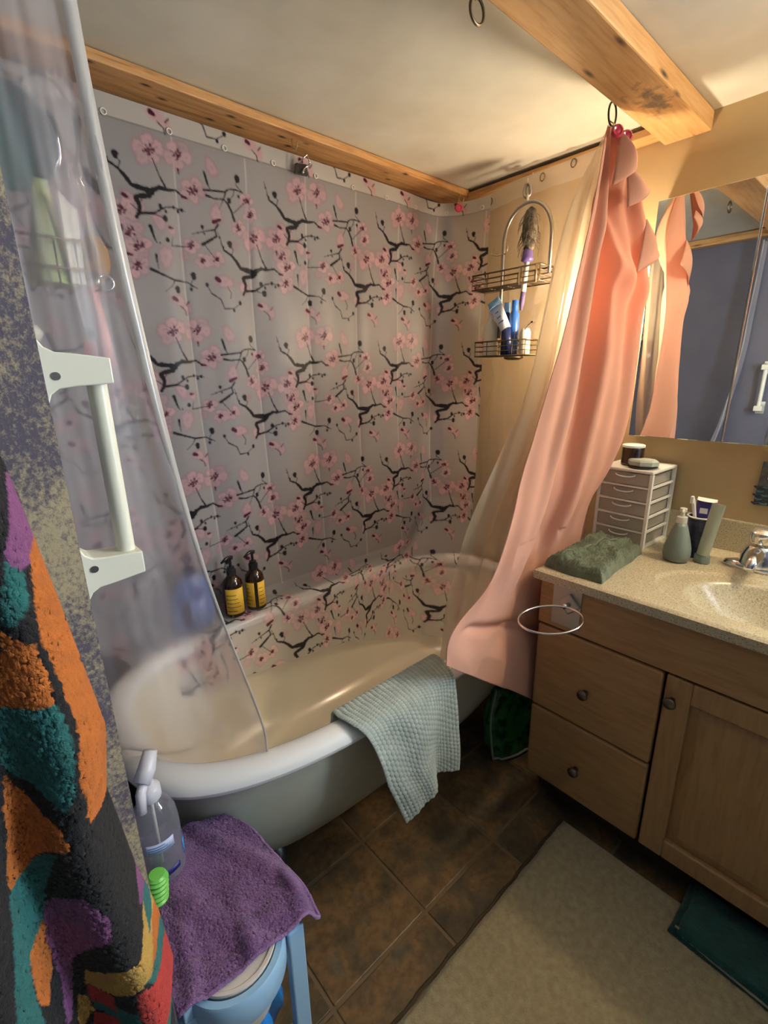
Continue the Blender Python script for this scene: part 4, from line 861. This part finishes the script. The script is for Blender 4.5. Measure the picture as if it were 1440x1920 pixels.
# purple towel
def build_purple():
    nu, nv = 150, 170; u = np.linspace(0, 1, nu); t = np.linspace(0, 1, nv); U, T = np.meshgrid(u, t, indexing='ij')
    Lp = smooth_interp([(.095, .915, 0), (.082, .82, 0), (.076, .70, 0), (.074, .62, 0), (.074, .566, 0)], nv); Rp = smooth_interp([(.275, .846, 0), (.298, .77, 0), (.306, .70, 0), (.318, .62, 0), (.322, .560, 0)], nv)
    P = Lp[None]*(1-u[:, None, None])+Rp[None]*u[:, None, None]
    P[..., 1] -= .055*np.sin(PI*np.clip(U*1.1, 0, 1))*sstep(.75, 1, T)*0
    P[..., 1] += -.006*np.sin(PI*U)*sstep(.8, 1, T)
    d = np.hypot(P[..., 0]-SX, P[..., 1]-SY)
    zz = .4465-.010*sstep(.05, .0, np.abs(d-.0))*0
    zz = zz-.016*sstep(.84, 1, U)*sstep(.2, .6, T)-.020*sstep(.88, 1, U)*sstep(.8, 1, T)-.004*sstep(.9, 1, T)
    zz += .007*np.clip(np.sin(2*PI*(1.9*U-.95*T+.1)), 0, 1)**1.5+.006*np.clip(np.sin(2*PI*(2.6*U+.6*T+.4)), 0, 1)**2*sstep(.3, .8, T)+.004*np.abs(fbm(U*6, T*6, 51))
    zz += .010*np.exp(-((U-.93)/.04)**2)*sstep(.5, .8, T)
    zz += .0009*np.random.default_rng(9).normal(size=U.shape)
    P[..., 2] = zz; P[..., 0] += .005*fbm(U*2, T*7, 53)*sstep(.1, .4, U)
    hold = np.exp(-(((P[..., 0]-.133)/.055)**4+((P[..., 1]-.812)/.055)**4)); P[..., 2] = P[..., 2]*(1-hold)+.4500*hold
    root = thing('hand_towel', 'purple terry towel spread over the blue stool', 'towel', (SX, SY, .45))
    m_ = cloth_mat('purple_terry', srgb(138, 100, 150), srgb(108, 76, 122)); grid('terry_cloth', P, m_, root, solid=.006)
    h = MB(); h.tube([tuple(P[-1, int(v_)]+np.array([0, 0, .001])) for v_ in np.linspace(20, nv-1, 40)], .0035, 6); h.tube([tuple(P[int(v_), -1]+np.array([0, -.0005, .0005])) for v_ in np.linspace(0, nu-1, 50)], .0035, 6)
    h.build('hem', cloth_mat('purple_hem', srgb(150, 112, 164)), root, True)
build_purple()
# hand soap bottle
BX, BY, BZ = .133, .812, .4538
M_soapb = sheet_mat('clear_lilac_bottle', (.52, .52, .62), .34, .4, .09, .06)
so = thing('soap_bottle', 'clear soap bottle with a white pump on the purple towel', 'bottle', (BX, BY, BZ))
MB().lathe([(.036, 0), (.0405, .006), (.0405, .11), (.038, .135), (.030, .158), (.020, .172), (.014, .178)], (BX, BY, BZ), 36).build('body', M_soapb, so, 'auto')
MB().lathe([(.0001, .003), (.037, .004), (.038, .05), (.0375, .060), (.0001, .060)], (BX, BY, BZ), 32).build('liquid_soap', sheet_mat('lilac_soap', (.50, .50, .60), .25, .5, .03, .1), so, 'auto')
M_pumpw = mat('translucent_white_pump', srgb(216, 216, 226), .35)
MB().lathe([(.0165, .172), (.0195, .176), (.0195, .196), (.017, .200), (.010, .203), (.0085, .222)], (BX, BY, BZ), 24).build('collar', M_pumpw, so, 'auto')
pm = MB(); pm.tube([(BX-.012, BY-.012, BZ+.222), (BX+.002, BY+.0, BZ+.236), (BX+.016, BY+.012, BZ+.262)], [.0155, .0155, .012], 14); pm.build('pump_head', M_pumpw, so, True)
MB().tube([(BX-.008, BY-.010, BZ+.222), (BX-.018, BY-.024, BZ+.212), (BX-.022, BY-.030, BZ+.178)], [.009, .009, .008], 10).build('nozzle', M_pumpw, so, True)
MB().tube([(BX, BY, BZ+.015), (BX, BY, BZ+.17)], .003, 8).build('dip_tube', M_white2, so, True)
def curved_patch(name, c, r, a0, a1, z0, z1, m, parent, n=12, tilt=0.):
    V = []; F = []
    for i in range(n+1):
        a = a0+(a1-a0)*i/n; dz = tilt*(i/n-.5)
        V += [(c[0]+r*math.cos(a), c[1]+r*math.sin(a), c[2]+z0+dz), (c[0]+r*math.cos(a), c[1]+r*math.sin(a), c[2]+z1+dz)]
    for i in range(n): F.append((2*i, 2*i+2, 2*i+3, 2*i+1))
    return pyd(name, V, F, m, parent, True, solid=.0006)
FA = math.atan2(-BY, -BX)   # side of the bottle that faces the room
lb = curved_patch('label', (BX, BY, BZ), .0414, FA-.62, FA+.62, .082, .104, mat('pale_blue_label', srgb(190, 204, 236), .5), so)
M_ink = mat('label_ink', srgb(96, 116, 168), .6)
for k in range(3): curved_patch('printed_line', (BX, BY, BZ), .0421, FA-.5, FA+.45-.12*k, .0872+.0052*k, .0886+.0052*k, M_ink, lb)
curved_patch('blue_band', (BX, BY, BZ), .0413, FA-.40, FA+.75, .022, .034, mat('indigo_band', srgb(46, 44, 120), .4), so)
curved_patch('side_sticker', (BX, BY, BZ), .0414, FA+1.15, FA+1.55, .030, .064, mat('cyan_sticker', srgb(70, 150, 220), .4), so)
gc = thing('ribbed_cup', 'small lime green ribbed silicone cup on the purple towel', 'cup', (.103, .752, .459))
pr = [(.014, 0)]
for k in range(5): pr += [(.0185, .004+k*.0105), (.0195, .0075+k*.0105), (.0155, .0105+k*.0105)]
pr += [(.0165, .056), (.013, .060), (.0001, .060)]
MB().lathe(pr, (.103, .752, .459), 26, rot=Matrix.Rotation(.12, 3, 'Y')).build('ribbed_body', mat('lime_silicone', srgb(112, 196, 84), .4), gc, 'auto')

# ------------------------------------------------------------------ grab handle on the partition
M_handle = mat('cream_white_plastic', srgb(230, 230, 212), .35)
gh = thing('grab_handle', 'white plastic grab handle screwed to the partition wall', 'handle', (.07, .597, 1.28))
def leg_profile(zc, zin, sgn):
    # flared foot seen from the side: x away from the wall, z along the bar
    return [(.0705, zc+sgn*.030), (.0740, zc+sgn*.028), (.078, zc+sgn*.0215), (.086, zc+sgn*.0170), (.100, zc+sgn*.016), (.1345, zc+sgn*.012), (.1345, zc-sgn*.0140), (.098, zc-sgn*.0165), (.084, zc-sgn*.0185), (.077, zc-sgn*.024), (.0732, zc-sgn*.033), (.0705, zc-sgn*.036)]
for zc, sg in ((1.383, 1), (1.165, -1)):
    pts = [(x, 0, z) for x, z in leg_profile(zc, 0, sg)]
    l = MB().prism(pts, (0, .578, 0), (0, .038, 0)).build('bracket', M_handle, gh)
    MB().tube([(.0835, .5768, zc-sg*.006), (.0835, .5795, zc-sg*.006)], .0040, 10).build('screw', M_steel, l)
    bv = l.modifiers.new('soft', 'BEVEL'); bv.width = .003; bv.segments = 2; bv.limit_method = 'ANGLE'
MB().tube([(.1215, .597, 1.160), (.1215, .597, 1.386)], .0098, 20).build('bar', M_handle, gh, 'auto')

# ------------------------------------------------------------------ bottles on the back rim of the tub
M_yel = mat('yellow_label', srgb(226, 184, 60), .55)
BTZ = .6105
def amber_pump(name, label, c, patches, s=1.0):
    o = thing(name, label, 'bottle', c, 'amber bottles on the tub rim')
    MB().lathe([(.028*s, 0), (.032*s, .004), (.032*s, .105), (.029*s, .122), (.018*s, .136), (.013*s, .142)], c, 30).build('body', M_amber, o, 'auto')
    MB().lathe([(.0145, .141), (.0155, .144), (.0155, .160), (.012, .162), (.012, .170), (.0045, .171), (.0045, .196), (.010, .197), (.011, .205), (.0001, .206)], c, 20).build('pump', M_black, o, 'auto')
    MB().tube([(c[0]+.004, c[1], c[2]+.202), (c[0]-.016, c[1]-.006, c[2]+.203), (c[0]-.034, c[1]-.011, c[2]+.194)], [.006, .0055, .0035], 8).build('nozzle', M_black, o, True)
    fa = math.atan2(-c[1], -c[0])
    for a0, a1 in patches:
        l = curved_patch('label', c, .0325*s, fa+a0, fa+a1, .014, .102, M_yel, o)
        for k in range(5): 
            z = .024+k*.014; curved_patch('printed_line', c, .0331*s, fa+a0+.12, fa+a0+(a1-a0)*(.55+.07*((k*7) % 4)), z, z+.0016, M_darkwood, l, 6)
    return o
amber_pump('lotion_bottle', 'brown pump bottle with a wide yellow label, nearer the liner edge', (.575, 1.400, BTZ), [(-.9, 1.15)])
amber_pump('lotion_bottle', 'brown pump bottle with two yellow label strips, farther from the liner edge', (.652, 1.398, BTZ), [(-1.2, -.12), (.22, 1.25)])
bb = thing('body_wash_bottle', 'large blurry blue bottle seen through the hazy liner', 'bottle', (.440, 1.395, BTZ))
MB().lathe([(.040, 0), (.050, .012), (.053, .06), (.051, .12), (.042, .155), (.024, .178), (.014, .186)], (.440, 1.395, BTZ), 30, sx=1.25, sy=.60).build('body', mat('blue_bottle_plastic', srgb(70, 100, 170), .3), bb, True)
MB().lathe([(.015, .185), (.017, .188), (.017, .206), (.006, .210), (.006, .226), (.012, .228), (.012, .238), (.0001, .239)], (.440, 1.395, BTZ), 18).build('pump', M_dblue, bb, 'auto')
curved_patch('label', (.440, 1.375, BTZ), .0400, -2.3, -1.0, .04, .12, mat('blue_label', srgb(112, 140, 206), .5), bb)

# ------------------------------------------------------------------ things hanging behind the hazy liner at the near end
lc = thing('shower_caddy', 'wire shower caddy hanging behind the hazy liner', 'caddy', (.18, 1.2, 1.5))
MB().tube([(.20, 1.19, 1.92), (.262, 1.19, 1.90), (.290, 1.18, 1.85), (.282, 1.17, 1.80), (.272, 1.165, 1.70), (.265, 1.16, 1.60)], .0030, 7).build('hanger_wire', M_bronze, lc, True)
cb_ = MB()
for z in (1.625, 1.575): cb_.tube([(.10, 1.13, z), (.268, 1.13, z), (.268, 1.24, z), (.10, 1.24, z)], .003, 6, True)
for x in np.linspace(.10, .268, 6): cb_.tube([(x, 1.13, 1.62), (x, 1.13, 1.545), (x, 1.24, 1.545), (x, 1.24, 1.62)], .0018, 6)
cb_.build('basket', M_bronze, lc, True)
gb = thing('conditioner_bottle', 'pale green squeeze bottle behind the hazy liner', 'bottle', (.20, 1.18, 1.55))
tube_body((.195, 1.185, 1.552), (.208, 1.185, 1.735), .040, .012, wide=Vector((1, 0, 0))).build('body', mat('pale_green_bottle', srgb(196, 206, 156), .4, col2=srgb(166, 194, 120), vs=12), gb, 'auto')
MB().prism([(.222, 1.145, 1.552), (.246, 1.145, 1.552), (.252, 1.145, 1.68), (.226, 1.145, 1.71)], (0, 0, 0), (0, .012, 0)).build('white_back_label', M_white2, gb)
spg = MB(); V = []
spg.lathe([(.0001, -.045), (.016, -.040), (.026, -.015), (.025, .015), (.014, .038), (.0001, .043)], (.284, 1.20, 1.615), 16, sy=.7)
spg.build('bath_sponge', mat('tan_sponge', srgb(176, 140, 92), .9, bs=120, bump_s=.8), smooth=True, label='tan bath sponge behind the hazy liner', cat='sponge')
pkb = thing('back_brush', 'pink handled back brush hanging behind the hazy liner', 'brush', (.26, 1.19, 1.42))
MB().tube([(.262, 1.17, 1.555), (.266, 1.17, 1.50), (.268, 1.17, 1.45), (.264, 1.17, 1.40)], [.008, .009, .012, .016], 10).build('handle', mat('pink_plastic', srgb(214, 140, 136), .4), pkb, True)
MB().tube([(.286+.014*math.cos(a), 1.165, 1.562+.014*math.sin(a)) for a in np.linspace(0, 2*PI, 17)[:-1]], .004, 8, True).build('hanging_ring', M_chrome, pkb, True)
bm_ = MB()
for k in range(26): bm_.tube([(.252, 1.168+.002*(k % 3), 1.395+.0042*k*.5), (.226, 1.166+.003*(k % 3), 1.392+.0042*k*.5)], .0016, 5)
bm_.build('bristles', mat('pink_bristle', srgb(196, 132, 132), .8), pkb, kind='stuff')
tbs = thing('hanging_basin', 'round teal basin with a shiny metal rim hanging behind the hazy liner', 'basin', (.155, 1.25, 1.75))
q = Vector((-.10, -.97, -.22)).normalized().to_track_quat('Z', 'Y').to_matrix()
MB().lathe([(.0001, -.05), (.06, -.045), (.088, -.02), (.094, .0), (.090, .0), (.084, -.018), (.056, -.039), (.0001, -.044)], (.168, 1.25, 1.815), 36, rot=q, cap=False).build('bowl', mat('teal_enamel', srgb(30, 126, 120), .35), tbs, 'auto')
MB().tube([Vector((.168, 1.25, 1.815))+q @ Vector((.093*math.cos(a), .093*math.sin(a), 0)) for a in np.linspace(0, 2*PI, 41)[:-1]], .005, 8, True).build('rim', M_chrome, tbs, True)
stp = thing('strap', 'dark cord looped under the teal basin behind the hazy liner', 'cord', (.25, 1.17, 1.76))
MB().tube([(.235, 1.16, 1.84), (.250, 1.16, 1.80), (.268, 1.16, 1.765)], .0045, 7).tube([(.278, 1.16, 1.84), (.276, 1.16, 1.80), (.270, 1.16, 1.765)], .004, 7).build('cord', M_black, stp, True)
spc = thing('spring_clip', 'dark spring clip with chrome jaws hanging behind the hazy liner', 'clip', (.28, 1.165, 1.74))
MB().box((.290, 1.165, 1.742), (.045, .012, .016), ry=.75, bev=.003).box((.276, 1.165, 1.752), (.028, .012, .022), ry=-.3, bev=.003).build('grip', M_black, spc)
MB().tube([(.268, 1.16, 1.765), (.273, 1.158, 1.75), (.268, 1.158, 1.738), (.274, 1.158, 1.722)], .0035, 7).build('jaw', M_chrome, spc, True)
MB().lathe([(.0001, -.018), (.024, -.014), (.03, 0), (.024, .014), (.0001, .018)], (.135, 1.20, 1.462), 20, sx=1.1, sy=.7).build('soap_bar', M_white2, smooth=True, label='white soap lump behind the hazy liner above the grab handle', cat='soap')

# ------------------------------------------------------------------ floor things
def build_rug():
    nu, nv = 200, 240; U, T = np.meshgrid(np.linspace(0, 1, nu), np.linspace(0, 1, nv), indexing='ij')
    X = -.35+U*(1.192+.35); Y = -.95+T*(.502+.95)
    e = np.minimum(np.minimum(X+.35, 1.192-X), np.minimum(Y+.95, .502-Y))
    Z = .002+.013*sstep(0, .014, e)+.0011*np.random.default_rng(3).normal(size=X.shape)*sstep(0, .01, e)+.0015*fbm(X*14, Y*14, 61)*sstep(0, .02, e)
    Y = Y+.003*fbm(X*40, Y*2, 62, 3)*sstep(.9, 1, T)
    root = thing('rug', 'plain beige pile rug in front of the vanity', 'rug', (.45, -.2, 0))
    grid('pile', np.stack([X, Y, Z], -1), cloth_mat('beige_pile', srgb(174, 160, 126), srgb(150, 136, 104), bs=260, s=1., bd=.004, vs=60), root)
    e_ = MB(); xs_ = np.linspace(-.34, 1.188, 60); e_.tube([(x, .506+.002*math.sin(x*60), .004) for x in xs_], .004, 6).build('bound_edge', mat('dark_edge', srgb(66, 52, 34), .9), root, True)
build_rug()
def build_teal():
    root = thing('folded_towel', 'folded dark teal towel on the rug against the vanity toe kick', 'towel', (1.16, -.05, .016))
    m_ = cloth_mat('teal_terry', srgb(24, 84, 76), srgb(14, 62, 56)); nu, nv = 70, 120
    for k, (z0, th) in enumerate(((.0185, .012), (.0325, .012))):
        U, T = np.meshgrid(np.linspace(0, 1, nu), np.linspace(0, 1, nv), indexing='ij')
        X = 1.075+.012*(1-T)+U*.165; Y = -.42+T*(.585-.012*k)+.004*fbm(U*6, T*3, 71+k)
        e = np.minimum(np.minimum(U, 1-U)*.165, np.minimum(T, 1-T)*.585); h = th*np.sqrt(np.clip(1-(1-np.clip(e/.008, 0, 1))**2, 0, 1))
        X -= .012*np.sin(T*PI*1.3)*.8
        Z = z0+h+.0012*fbm(U*9, T*20, 73)+.0006*np.random.default_rng(8+k).normal(size=U.shape)
        grid('fold', np.stack([X, Y, Z], -1), m_, root)
    e_ = MB(); e_.tube([(1.082-.011*math.sin((y+.42)/.585*PI*1.3), y, .026) for y in np.linspace(-.40, .15, 30)], .0042, 7).tube([(1.085-.011*math.sin((y+.42)/.585*PI*1.3), y, .038) for y in np.linspace(-.05, .155, 16)], .0036, 7)
    e_.build('white_hem', mat('grey_hem', srgb(150, 148, 136), .9), root, True)
build_teal()
# green plastic sack in the corner between tub and vanity
sk = thing('plastic_sack', 'green printed plastic sack with pale edges on the floor beside the vanity', 'bag', (1.33, .83, 0))
V = []; F = []; nr, nseg = 16, 40
for i in range(nr):
    f_ = i/(nr-1); z = .004+.27*f_; w_ = .118*(1-.25*f_**2)*(.85+.15*math.sin(PI*f_)); d_ = .048*(1-.45*f_)
    for k in range(nseg):
        a = 2*PI*k/nseg; n_ = 1+.05*math.sin(a*6+f_*7)+.04*math.sin(a*11-f_*5)
        x = w_*np.sign(math.cos(a))*abs(math.cos(a))**.6*n_; y = d_*np.sign(math.sin(a))*abs(math.sin(a))**.7*n_
        V.append((1.335+x*.90+y*.4, .795+y*.90-x*.30+.02*f_, z))
for i in range(nr-1):
    for k in range(nseg): F.append((i*nseg+k, i*nseg+(k+1) % nseg, (i+1)*nseg+(k+1) % nseg, (i+1)*nseg+k))
F += [tuple(range(nseg-1, -1, -1)), tuple((nr-1)*nseg+k for k in range(nseg))]
MB().add(V, F).build('sack_body', mat('green_print', srgb(52, 118, 56), .3, col2=srgb(26, 60, 30), vs=26, lo=.45, hi=.6), sk, True)
e_ = MB(); vv = np.array(V).reshape(nr, nseg, 3)
ki = int(np.argmin(vv[0, :, 0]+.3*vv[0, :, 1])); ctr = vv.mean(1)
e_.tube([tuple(vv[i, ki]+(vv[i, ki]-ctr[i])*.03) for i in range(nr)], .0045, 6)
ks = [(ki+j) % nseg for j in range(0, 16)]; e_.tube([tuple(vv[0, k]+(vv[0, k]-ctr[0])*.03+np.array([0, 0, .004])) for k in ks], .0045, 6)
e_.build('pale_edge', mat('pale_bag_edge', srgb(150, 156, 140), .5), sk, True)
